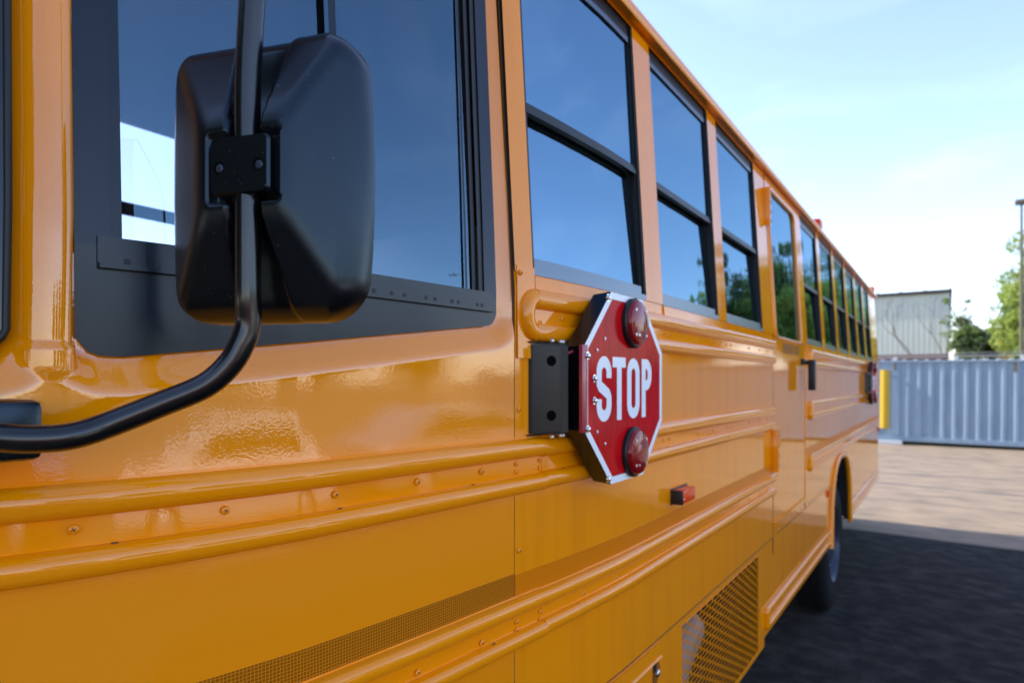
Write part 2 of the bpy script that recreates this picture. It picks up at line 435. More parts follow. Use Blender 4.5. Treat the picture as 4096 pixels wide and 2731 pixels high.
# ---- side panel behind the cab seam, with window openings
WIN = [(1.165, 1.727), (1.855, 2.425), (2.535, 3.125)] + [(4.27 + .70 * k, 4.84 + .70 * k) for k in range(6)]
ZB, ZT = .235, 1.045
XE = 9.08
ARCH0, ARCH1, ARCHC = 5.20, 6.30, 5.75
def side_cells():
    bm = bmesh.new()
    def pan(x0, x1, z0, z1, o=0):
        xs = xs_between(x0, x1); zs = [z0] + ([.2] if z0 < .2 < z1 else []) + [z1]
        g = [[bm.verts.new(S(x, z, o)) for z in zs] for x in xs]
        for i in range(len(xs) - 1):
            for j in range(len(zs) - 1): bm.faces.new((g[i][j], g[i + 1][j], g[i + 1][j + 1], g[i][j + 1]))
    pan(1.1035, 3.335, -.775, ZB); pan(4.20, XE, -.600, ZB)
    pan(1.1035, 3.335, 1.045, 1.09); pan(3.335, XE, 1.045, 1.09)
    # posts
    px = [1.1035] + [v for w_ in WIN[:3] for v in w_] + [3.335]
    for a, b in zip(px[::2], px[1::2]): pan(a, b, ZB, ZT, .003)
    px = [4.20] + [v for w_ in WIN[3:] for v in w_] + [XE]
    for a, b in zip(px[::2], px[1::2]): pan(a, b, ZB, ZT, .003)
    # lower rear area with the wheel arch
    pan(4.20, ARCH0, -.775, -.600)
    cz = -1.20; hw = (ARCH1 - ARCH0) / 2; n = 20
    def archz(x):
        t = (x - ARCHC) / hw
        return cz + .59 * (max(0, 1 - abs(t) ** 2.6)) ** (1 / 2.6)
    for i in range(n):
        a = ARCH0 + (ARCH1 - ARCH0) * i / n; b = ARCH0 + (ARCH1 - ARCH0) * (i + 1) / n
        face(bm, [S(a, archz(a), 0), S(b, archz(b), 0), S(b, -.600, 0), S(a, -.600, 0)])
    pan(ARCH1, XE, -1.22, -.600)
    # skirts (slightly inside the upper panel)
    o = -.002
    pan(0.0, 2.02, -1.262, -.775, o)
    pan(2.02, 3.05, -1.262, -1.235, o); pan(2.02, 3.05, -.802, -.775, o); pan(3.05, 3.16, -1.262, -.775, o)
    pan(3.16, ARCH0, -1.22, -.775, o)
    # bottom returns
    for a, b, z in ((0, 3.16, -1.262), (3.16, ARCH0, -1.22), (ARCH1, XE, -1.22)):
        face(bm, [S(a, z, o), S(b, z, o), S(b, z, -.06), S(a, z, -.06)])
    return bm, archz
bm, archz = side_cells()
side = busobj('side_panel', bm, 'bus paint')
# sheet step where skirt meets panel
bm = bmesh.new(); strip(bm, 1.1035, 3.33, -.778, -.7745, .0012, .004); strip(bm, 3.42, 5.2, -.778, -.7752, .0006, .004)
busobj('panel_seam', bm, 'seam', side)
# seams
bm = bmesh.new()
strip(bm, 1.1013, 1.1037, -1.25, -.775, .0005, .004)
strip(bm, 1.1013, 1.1037, -.775, .245, .0005, .004)
strip(bm, 1.0970, 1.0978, .17, 1.3, .0006, .003)
strip(bm, 3.3335, 3.3375, -.86, -.46, .0015, .004); strip(bm, 3.3335, 3.3375, -.46, 1.03, .0012, .004)
strip(bm, 4.1985, 4.2015, -.72, 1.03, .0012, .004)
strip(bm, 1.7790, 1.7808, -1.26, -.83, .0005, .003)
busobj('panel_seam', bm, 'seam', side)
# narrow joint strip beside the seam and gusset plate under the first window
bm = bmesh.new(); strip(bm, 1.108, 1.167, .05, .248, .0055, .002); busobj('gusset_plate', bm, 'bus paint', side)
bm = bmesh.new()
for a, b in WIN: strip(bm, a + .004, b + .06 if b < 3 else b + .02, .203, .232, .0045, .004)
busobj('sill_strip', bm, 'bus paint', side)

# ---- rub rails
def rib(zc, hw, ht, n=8):
    return [(ht * math.cos(math.pi * (k / n - .5)) ** .55 if 0 < k < n else 0, zc - hw * math.sin(math.pi * (k / n - .5))) for k in range(n + 1)]
def rail_profile(z0, z1, ht, wr1, wr2, lift=.002):
    """z0 top, z1 bottom"""
    a = rib(z0 - wr1, wr1, ht); b = rib(z1 + wr2, wr2, ht)
    return [(0, z0 + .0035)] + a[:-1] + [(lift, z0 - 2 * wr1 - .001)] + [(lift, z1 + 2 * wr2 + .001)] + b[1:] + [(0, z1 - .003)]
def sweep(bm, prof_, x0, x1, fine=.03, endcap=True):
    xs = xs_between(x0, x1, fine); rows = []
    for x in xs: rows.append([bm.verts.new(S(x, z, o + .0008)) for o, z in prof_])
    for A, B_ in zip(rows, rows[1:]):
        for k in range(len(A) - 1): bm.faces.new((A[k], B_[k], B_[k + 1], A[k + 1]))
    if endcap:
        for x, row in ((xs[0], rows[0]), (xs[-1], rows[-1])):
            back = [bm.verts.new(S(x, z, -.001)) for o, z in prof_]
            for k in range(len(row) - 1): bm.faces.new((row[k], row[k + 1], back[k + 1], back[k]))
RAILS = {'A': (.203, .088, .019, .0215, .020), 'B': (-.125, -.236, .021, .0205, .0185), 'C': (-.460, -.560, .020, .0175, .0170), 'D': (-1.085, -1.185, .016, .016, .012)}
def rail(key, x0, x1, extra=0, cap0=False, cap1=False, m='rail paint'):
    z0, z1, ht, a, b = RAILS[key]; bm = bmesh.new()
    z0 += extra; z1 -= extra; ht += extra
    sweep(bm, rail_profile(z0, z1, ht, a, b), x0, x1)
    for cap, xe, sg in ((cap0, x0, -1), (cap1, x1, 1)):
        if not cap: continue
        zc = (z0 - a + z1 + b) / 2; rad = (z0 - a) - zc; n = 16; k_ = .75 if cap == 'round' else .12
        path = []
        for i in range(n + 1):
            t = math.pi * (i / n - .5); c_ = math.cos(t) if cap == 'round' else min(1, math.cos(t) * 4)
            path.append(S(xe + sg * rad * k_ * c_, zc - rad * math.sin(t), 0))
        tube(bm, path, ht + .003, 16)
    return busobj('rub_rail', bm, m, smooth=40)
rA = rail('A', 1.165, 3.325, cap0='round')
rBc = rail('B', -.2, 1.19, extra=.0022)
rB = rail('B', 1.191, 3.325)
rCc = rail('C', -.2, 1.19, extra=.0022)
rC = rail('C', 1.191, 3.325)
rA2 = rail('A', 4.34, 8.6, cap0='sq'); rB2 = rail('B', 4.34, 8.0, cap0='sq'); rC2 = rail('C', 4.34, XE, cap0='sq')
rD = rail('D', 3.19, ARCH0 - .03, cap0='sq'); rD2 = rail('D', ARCH1 + .05, XE - .1)
# drain dents along lower rib
bm = bmesh.new()
for x in [.36 + .30 * k for k in range(9)]:
    strip(bm, x, x + .007, -.2005, -.1985, .0118, .001, fine=.01); strip(bm, x + .06, x + .068, -.5285, -.5262, .0112, .001, fine=.01)
busobj('drain_hole', bm, 'seam', rB)

# ---- screws
def screw_mesh():
    bm = bmesh.new(); disc_lathe(bm, [(.0062, 0), (.0062, .0008), (.0056, .0020), (.0042, .0030), (.0022, .0036), (0, .0038)], 16)
    for f in bm.faces: f.material_index = 0
    a = math.radians(random.uniform(0, 90))
    for q in (a, a + math.pi / 2):
        c, s = math.cos(q), math.sin(q)
        def T(u, v, h): return Vector((c * u - s * v, -h, s * u + c * v))
        L, W = .0032, .0006 if q == a else .00061
        h = .0039 if q == a else .00391
        face(bm, [T(-L, -W, h), T(L, -W, h), T(L, W, h), T(-L, W, h)], 1)
        face(bm, [T(-L, -W, .0030), T(L, -W, .0030), T(L, -W, h), T(-L, -W, h)], 1)
        face(bm, [T(-L, W, .0030), T(L, W, .0030), T(L, W, h), T(-L, W, h)], 1)
    me = bpy.data.meshes.new('screw'); bm.to_mesh(me); bm.free()
    me.materials.append(M['rail paint']); me.materials.append(M['screw dirt'])
    for p in me.polygons: p.use_smooth = p.material_index == 0
    return me
SM = [screw_mesh() for _ in range(3)]
def screw(x, z, out, parent, sc=1):
    o = bpy.data.objects.new('screw', random.choice(SM)); C.objects.link(o); o.parent = parent
    p = S(x, z, out); o.location = p - Vector((4.5, 1.2, 0)); o.scale = (sc, sc, sc)
    sl_ = (tap(x + .02) - tap(x - .02)) / .04
    o.rotation_euler = (0, 0, math.atan(sl_))
for k in range(6):
    x = .3255 + .1675 * k if k < 5 else 1.103
    if k < 5:
        screw(x, -.178, .005, rBc)
        if k >= 2: screw(x, -.517, .005, rCc)
for x in (1.103, 1.184):
    for dz in (0, -.017): screw(x, -.174 + dz, .005, rBc, .8); screw(x, -.508 + dz, .005, rCc, .8)
for x in [1.36, 1.52, 1.85, 1.90, 2.17, 2.34, 2.52, 2.58, 2.86, 3.05, 3.20]:
    screw(x, -.180, .003, rB, .9); screw(x, -.514, .003, rC, .9)
    if x > 1.8: screw(x, .145, .003, rA, .9)
for x, z in ((1.138, .165), (1.138, .130)): screw(x + .048, z, .003, rA)
screw(1.27, .145, .003, rA)
for x, z, o in ((1.1175, .232, .006), (1.116, -.06, .001), (1.116, -.36, .001)): screw(x, z, o, side)
for k in range(12): screw(1.90 + .10 * k, -.790, -.001, side, .8)
for x in (1.40, 1.55, 1.70, 3.115): screw(x, -.797 if x < 3 else -.95, .001, side, .8)
for k in range(14): screw(3.44 + .125 * k, -.755, .001, side, .9)
for k in range(8): screw(6.5 + .3 * k, -.755, .001, side, .9)

# ---- reflective tape
bm = bmesh.new(); strip(bm, .30, 1.1005, -.4545, -.406, .0009, .0008, fine=.03)
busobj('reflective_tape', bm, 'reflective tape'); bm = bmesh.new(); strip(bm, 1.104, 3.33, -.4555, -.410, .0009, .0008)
busobj('reflective_tape', bm, 'tape painted sheen'); bm = bmesh.new(); strip(bm, 4.21, XE - .05, -.4555, -.410, .0009, .0008)
busobj('reflective_tape', bm, 'tape painted sheen')

# ---- access hatch hinge and latch at the bottom
bm = bmesh.new(); strip(bm, .9, 1.83, -.826, -.785, .004, .006); sweep(bm, [(0, -.826)] + [(.003 + .005 * math.sin(math.pi * k / 6), -.826 - .010 * k / 6) for k in range(7)] + [(0, -.837)], .9, 1.83)
hd = busobj('hatch_hinge', bm, 'rail paint', smooth=40)
bm = bmesh.new()
pts = [(1.780, -.925)] + [(1.805 + .026 * math.cos(t), -.868 + .028 * math.sin(t)) for t in [R(-30 + 15 * k) for k in range(13)]] + [(1.7795, -.868)]
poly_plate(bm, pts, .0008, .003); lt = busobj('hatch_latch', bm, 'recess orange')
bm = bmesh.new(); disc_lathe(bm, [(.011, 0), (.011, .006), (.008, .009), (0, .010)], 16, S(1.803, -.872, .001)); busobj('latch_bolt', bm, 'zinc', lt, smooth=40)
bm = bmesh.new(); box(bm, 1.782, 1.796, -.004, .004, E - .866, E - .838, .002); busobj('latch_tongue', bm, 'gasket rubber', lt)

# ---- radiator vent: staggered slots in a real sheet, with a dark bay and duct behind
bm = bmesh.new(); GX0, GX1, GZ0, GZ1 = 2.02, 3.05, -.802, -1.235; pz = .01665; n = int((GZ0 - GZ1) / pz); px_ = .068
for r in range(n + 1):
    zt = GZ0 - r * pz
    strip(bm, GX0, GX1, max(GZ1, zt - .0032), zt, -.001, .002, fine=.5)
    if r == n: break
    x = GX0 + (.034 if r % 2 else 0)
    strip(bm, GX0, GX0 + .010, zt - pz, zt - .0032, -.001, .002, fine=.5)
    while x < GX1:
        if x > GX0 + .02: strip(bm, x - .0048, min(GX1, x + .0048), zt - pz, zt - .0032, -.001, .002, fine=.5)
        x += px_
    strip(bm, GX1 - .01, GX1, zt - pz, zt - .0032, -.001, .002, fine=.5)
gr = busobj('vent_grille', bm, 'bus paint')
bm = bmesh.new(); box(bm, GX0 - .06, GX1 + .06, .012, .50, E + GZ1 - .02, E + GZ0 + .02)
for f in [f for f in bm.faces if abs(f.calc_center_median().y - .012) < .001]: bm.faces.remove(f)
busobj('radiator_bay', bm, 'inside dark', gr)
bm = bmesh.new(); tube(bm, [(2.12, .16, E - 1.2), (2.22, .14, E - 1.02), (2.42, .14, E - .95)], [.11, .10, .09], 20)
busobj('air_duct', bm, 'silver duct', gr, smooth=50)
bm = bmesh.new()
for k in range(22): box(bm, 2.45 + .03 * k, 2.455 + .03 * k, .10, .16, E - 1.22, E - .82)
busobj('radiator_core', bm, 'inside dark', gr)

# ---- passenger windows
def make_window(x0, x1):
    """black aluminium two-sash window set into the opening"""
    bm = bmesh.new()
    def bar(xa, xb, za, zb, o, th): strip(bm, xa, xb, za, zb, o, th, fine=.08)
    xa, xb = x0 + .001, x1 - .001
    d = .075
    bar(xa, xa + .014, ZB, ZT - .001, -.004, d)                  # left jamb
    bar(xb - .006, xb, ZB, ZT - .001, .001, d + .004)            # right jamb, outer lip
    bar(xb - .014, xb - .008, ZB, ZT - .001, -.006, d)           # right jamb, inner track
    bar(xb - .026, xb - .018, ZB, ZB + .37, -.022, d - .02)
    bar(xa + .014, xb - .006, ZT - .038, ZT - .001, -.006, d)    # head
    fr = busobj('window', bm, 'gasket rubber')
    bm = bmesh.new()
    strip(bm, xa, xb, ZB - .001, ZB + .015, .0035, .070); strip(bm, xa + .012, xb - .02, ZB + .017, ZB + .038, -.003, .03)
    strip(bm, xa + .010, xb - .012, .990, 1.006, -.004, .02)
    busobj('sill', bm, 'dark aluminium', fr)
    bm = bmesh.new()
    strip(bm, xa + .010, xb - .010, .602, .616, -.003, .016); strip(bm, xa + .010, xb - .010, .6175, .6255, -.006, .008)
    strip(bm, xb - .034, xb - .028, .24, .60, -.026, .03)
    busobj('sash_rail', bm, 'gasket rubber', fr)
    bm = bmesh.new(); quadgrid(bm, lambda u, v: S(xa + .01 + (xb - xa - .022) * u, .622 + .37 * v, -.010), 6, 2); busobj('pane', bm, 'tinted glass', fr, smooth=60)
    bm = bmesh.new(); quadgrid(bm, lambda u, v: S(xa + .01 + (xb - xa - .036 - .006 * v) * u, ZB + .02 + .35 * v, -.016 - .010 * v), 6, 2); busobj('pane', bm, 'tinted glass', fr, smooth=60)
    return fr
for k, (a, b) in enumerate(WIN): make_window(a, b)

# ---- emergency door
def rr(x0, x1, z0, z1, r, n=6, lean=0):
    P = []
    for cx, cz, a0 in ((x1 - r, z1 - r, 0), (x0 + r, z1 - r, 90), (x0 + r, z0 + r, 180), (x1 - r, z0 + r, 270)):
        for k in range(n + 1):
            a = R(a0 + 90 * k / n); P.append((cx + r * math.cos(a), cz + r * math.sin(a)))
    return P
bm = bmesh.new()
def pan_o(bm, x0, x1, z0, z1, o):
    zs = [z0] + ([.2] if z0 < .2 < z1 else []) + [z1]; xs = xs_between(x0, x1)
    g = [[bm.verts.new(S(x, z, o)) for z in zs] for x in xs]
    for i in range(len(xs) - 1):
        for j in range(len(zs) - 1): bm.faces.new((g[i][j], g[i + 1][j], g[i + 1][j + 1], g[i][j + 1]))
pan_o(bm, 3.338, 4.198, -.710, .222, .0005)
outer = rr(3.338, 4.198, .222, 1.040, .03); inner = rr(3.385, 4.045, .232, .985, .045)
poly_plate(bm, outer, .006, .03, hole=inner)
strip(bm, 3.338, 4.198, -.722, -.706, .007, .008); strip(bm, 4.182, 4.198, -.70, .222, .004, .005)
door = busobj('emergency_door', bm, 'bus paint', smooth=30)
bm = bmesh.new(); pan_o(bm, 3.35, 4.18, -.775, -.722, -.001); busobj('door_step', bm, 'bus paint', door)
bm = bmesh.new()
pth = [S(x, z, .006) for x, z in rr(3.378, 4.052, .226, .992, .05)]; tube(bm, pth + [pth[0]], .007, 8, cap=False)
busobj('window_trim', bm, 'rail paint', door, smooth=60)
bm = bmesh.new(); quadgrid(bm, lambda u, v: S(3.37 + .69 * u, .225 + .77 * v, -.002), 6, 4); busobj('pane', bm, 'tinted glass', door, smooth=60)
for z0, z1 in ((.775, .965), (-.445, -.240)):
    hy = -.028 + prof((z0 + z1) / 2)
    bm = bmesh.new(); box(bm, 3.290, 3.302, hy, hy + .035, E + z0, E + z1, .002)
    tube(bm, [(3.300, hy - .002, E + z0), (3.300, hy - .002, E + z1)], .006, 10)
    box(bm, 3.303, 3.335, hy - .002, hy + .003, E + z0, E + z1, .001)
    h = busobj('hinge', bm, 'rail paint', door, smooth=40)
    bm = bmesh.new()
    for k in range(4): disc_lathe(bm, [(.0095, 0), (.0095, .004), (0, .005)], 10, Vector((3.320, hy - .002, E + z0 + (z1 - z0) * (k + .5) / 4)))
    busobj('hinge_bolt', bm, 'screw dirt', h)
bm = bmesh.new(); box(bm, 4.05, 4.115, -.020, .0, E + .10, E + .135, .004); box(bm, 4.075, 4.115, -.075, -.035, E - .052, E + .130, .006); box(bm, 4.08, 4.11, -.05, 0, E + .10, E + .125, .003)
busobj('door_handle', bm, 'gasket rubber', door, smooth=40)
me = text_mesh("EMERGENCY DOOR", .43, .052, "door_lettering")
for v in me.vertices: v.co = S(3.56 + v.co.x, .152 + v.co.z, .0018) - Vector((4.5, 1.2, 0))
link('door_lettering', me, 'lettering black', door)

# ---- roof gutter, roof, far side, ends, floor
bm = bmesh.new()
pr = [(.0, 1.052), (.028, 1.050), (.034, 1.056), (.036, 1.074), (.030, 1.084), (.018, 1.088), (-.01, 1.10)]
xs = xs_between(-.2, XE + .06, .06); rows = [[bm.verts.new(S(x, z, o)) for o, z in pr] for x in xs]
for A, B_ in zip(rows, rows[1:]):
    for k in range(len(A) - 1): bm.faces.new((A[k], B_[k], B_[k + 1], A[k + 1]))
busobj('roof_gutter', bm, 'rail paint', smooth=50)
YF = 2.44
bm = bmesh.new(); prf = []
for k in range(21):
    t = k / 20; a = math.pi * t
    prf.append((1.22 - 1.165 * math.copysign(abs(math.cos(a)) ** .75, math.cos(a)), 1.08 + .27 * math.sin(a) ** .8))
xs = xs_between(-.2, XE + .1, .1); rows = []
for x in xs + [XE + .45]:
    t0 = tap(x) * .9
    rows.append([bm.verts.new((x, (t0 * (1 - k / 20) if k < 10 else 0) * 1.0 + y, E + z + .10 * (k / 20) ** 2)) for k, (y, z) in enumerate(prf)])
for A, B_ in zip(rows, rows[1:]):
    for k in range(len(A) - 1): bm.faces.new((A[k], B_[k], B_[k + 1], A[k + 1]))
bm.faces.new(rows[-1])
roof = busobj('roof', bm, 'bus paint', smooth=50)
bm = bmesh.new()
face(bm, [(-.1, .16, E + 1.14), (XE, .16, E + 1.14), (XE, 2.40, E + 1.195), (-.1, 2.40, E + 1.195)])
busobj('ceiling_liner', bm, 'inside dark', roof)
bm = bmesh.new()      # far side wall with its own window openings and entrance door opening
def fw(x0, x1, z0, z1): box(bm, x0, x1, YF - .05, YF, E + z0, E + z1)
fw(-.2, XE, -1.25, -.62); fw(-.2, .30, -.62, .20); fw(2.0, XE, -.62, .235); fw(-.2, XE, 1.26, 1.10 + .2); fw(2.0, XE, 1.045, 1.26)
fw(1.94, 2.0, -.62, 1.26); fw(.3, 1.94, .775, .825)
x = 2.0
while x < XE - .2: fw(x, x + .12, .235, 1.045); x += .70
fw(XE - .12, XE, .235, 1.045)
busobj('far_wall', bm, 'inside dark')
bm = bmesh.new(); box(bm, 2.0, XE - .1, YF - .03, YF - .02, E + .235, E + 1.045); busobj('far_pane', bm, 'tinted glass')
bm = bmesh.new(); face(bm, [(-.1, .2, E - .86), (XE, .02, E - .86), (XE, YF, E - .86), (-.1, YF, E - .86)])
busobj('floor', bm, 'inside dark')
bm = bmesh.new()      # inner liner of the near wall below the sills
face(bm, [(.0, .36, E - .86), (1.1, .12, E - .86), (1.1, .12, E + .0), (.0, .36, E + .0)])
face(bm, [(1.1, .12, E - .86), (XE, .08, E - .86), (XE, .08, E + .20), (1.1, .12, E + .20)])
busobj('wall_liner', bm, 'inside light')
bm = bmesh.new()      # rear wall, bulging slightly
n = 16; zs = [-1.22, -.6, .2, 1.05, 1.20]
def rear(k, z):
    t = k / n; y = 0 + prof(z) + (YF - 2 * prof(z)) * t
    return Vector((XE + .50 * math.sin(math.pi * t) ** .45, y, E + z))
g = [[bm.verts.new(rear(k, z)) for z in zs] for k in range(n + 1)]
for k in range(n):
    for j in range(4): bm.faces.new((g[k][j], g[k + 1][j], g[k + 1][j + 1], g[k][j + 1]))
busobj('rear_wall', bm, 'bus paint', smooth=60)
bm = bmesh.new(); box(bm, XE + .35, XE + .62, .20, YF - .1, E - 1.40, E - 1.16, .03); busobj('rear_bumper', bm, 'gasket rubber', smooth=40)
bm = bmesh.new(); box(bm, XE - .02, XE + .03, -.012, .01, E - .62, E - .55, .004); busobj('rear_marker_lamp', bm, 'lamp red', smooth=40)
bm = bmesh.new()      # front closure
face(bm, [(-.26, .6, E - 1.25), (-.26, YF, E - 1.25), (-.26, YF, E + .03), (-.26, .6, E + .03)])
busobj('front_wall', bm, 'bus paint')
bm = bmesh.new(); box(bm, -.2, XE, .35, 2.1, E - 1.15, E - .95); busobj('chassis', bm, 'inside dark')
for x, z in ((4.86, 1.115), (8.75, 1.115)):
    bm = bmesh.new(); box(bm, x, x + .11, .016, .07, E + z - .030, E + z + .030, .010); busobj('roof_marker_lamp', bm, 'lamp orange red', smooth=40)
bm = bmesh.new(); pts = [(a, archz(a)) for a in [ARCH0 + (ARCH1 - ARCH0) * k / 40 for k in range(41)]]
for (x0, z0), (x1, z1) in zip(pts, pts[1:]):
    face(bm, [(x0, -.016, E + z0), (x1, -.016, E + z1), (x1, .55, E + z1), (x0, .55, E + z0)])
busobj('wheel_well', bm, 'inside dark')
bm = bmesh.new()
path = [Vector((ARCH0 - .012, -.004, E - 1.235))] + [Vector((a, -.004, E + z + (.012 if 0 < i < 40 else 0))) for i, (a, z) in enumerate(pts)] + [Vector((ARCH1 + .012, -.004, E - 1.235))]
tube(bm, path, .020, 10)
busobj('wheel_arch_trim', bm, 'rail paint', smooth=50)
bm = bmesh.new(); box(bm, 5.06, 5.10, -.010, .004, E - .84, E - .79, .004); busobj('side_reflector', bm, 'lamp orange red')

# ---- rear wheel (dual)
def make_wheel(x, y, flip):
    bm = bmesh.new(); o = Vector((x, y, .525)); ax = '-y' if flip else 'y'
    disc_lathe(bm, [(.30, -.02), (.31, .0), (.40, .012), (.46, .004), (.500, -.018), (.520, -.045), (.520, -.22), (.495, -.25), (.31, -.255), (.30, -.22)], 48, o, ax)
    for k in range(48):
        a = 2 * math.pi * k / 48
        for s in (.06, .13, .20):
            c = o + Vector((.524 * math.cos(a + s * 2), (s if ax == '-y' else -s), .524 * math.sin(a + s * 2)))
            if c.z < .006: continue
            t = Vector((-math.sin(a + s * 2), 0, math.cos(a + s * 2))); r_ = Vector((math.cos(a + s * 2), 0, math.sin(a + s * 2)))
            q = [c + t * u + Vector((0, v, 0)) + r_ * 0 for u in (-.024, .024) for v in (-.026, .026)]
            vs = [bm.verts.new(p - r_ * .006) for p in (q[0], q[1], q[3], q[2])] + [bm.verts.new(p) for p in (q[0], q[1], q[3], q[2])]
            bm.faces.new(vs[4:]);
            for i in range(4): bm.faces.new((vs[i], vs[(i + 1) % 4], vs[4 + (i + 1) % 4], vs[4 + i]))
    ty = busobj('wheel', bm, 'tyre rubber', smooth=40)
    bm = bmesh.new(); disc_lathe(bm, [(.305, -.03), (.29, .004), (.28, -.01), (.26, -.08), (.15, -.10), (.14, -.03), (.10, -.01), (0, 0)], 40, o, ax)
    rm = busobj('rim', bm, 'wheel paint', ty, smooth=40)
    bm = bmesh.new()
    for k in range(10):
        a = 2 * math.pi * k / 10
        d_ = -.085 if ax == 'y' else .085
        disc_lathe(bm, [(.016, -.02), (.016, .02), (.009, .045), (0, .046)], 8, o + Vector((.19 * math.cos(a), (d_), .19 * math.sin(a))), ax)
    busobj('wheel_nut', bm, 'chrome', ty, smooth=40)
make_wheel(ARCHC + .03, .052, True); make_wheel(ARCHC, 2.35, False)
bm = bmesh.new(); tube(bm, [(ARCHC, .2, .52), (ARCHC, 2.2, .52)], .10, 16); busobj('axle', bm, 'inside dark')
bm = bmesh.new(); box(bm, ARCHC - .5, ARCHC + .5, .37, .40, .2, .9); 
bm.free()

# ---- seats inside
def seat(x, y0, y1, dr=False):
    bm = bmesh.new(); zb = E - .86
    box(bm, x, x + .38, y0, y1, zb + .36, zb + .46, .03)
    box(bm, x + .34, x + .44, y0, y1, zb + .40, zb + (1.12 if not dr else 1.35), .04)
    box(bm, x + .05, x + .35, y0 + .06, y0 + .10, zb, zb + .36); box(bm, x + .05, x + .35, y1 - .10, y1 - .06, zb, zb + .36)
    busobj('driver_seat' if dr else 'bench_seat', bm, 'seat vinyl', smooth=40)
seat(1.15, .45, .95, True)
for k in range(9):
    seat(2.1 + .72 * k, .12, 1.05); seat(2.1 + .72 * k, 1.45, 2.36)
bm = bmesh.new()
sw = [Vector((.72 + .08 * math.sin(a), .70 + .21 * math.cos(a), E - .02 + .20 * math.sin(a))) for a in [2 * math.pi * k / 32 for k in range(33)]]
tube(bm, sw, .014, 8, cap=False); tube(bm, [(.72, .70, E - .02), (.50, .70, E - .30)], .03, 10); tube(bm, [sw[0], sw[16]], .012, 8)
busobj('steering_wheel', bm, 'gasket rubber', smooth=60)
bm = bmesh.new(); box(bm, .0, .55, .5, 2.3, E - .86, E - .05, .05); busobj('dashboard', bm, 'inside dark')
bm = bmesh.new(); box(bm, 1.60, 1.63, .12, 1.0, E - .86, E + .30, .01); busobj('partition', bm, 'inside dark')

# ---- side marker lamp
bm = bmesh.new(); box(bm, 1.925, 2.045, -.038, -.002, E - .385, E - .342, .004)
ml = busobj('side_marker_lamp', bm, 'lamp orange red', smooth=40)
bm = bmesh.new(); box(bm, 1.918, 1.930, -.040, -.001, E - .386, E - .341, .004); box(bm, 1.918, 2.06, -.006, .0, E - .388, E - .339, .001); busobj('lamp_base', bm, 'gasket rubber', ml, smooth=40)
bm = bmesh.new(); disc_lathe(bm, [(.004, 0), (.004, .003), (0, .004)], 10, Vector((1.926, -.040, E - .368))); busobj('lamp_screw', bm, 'chrome', ml)

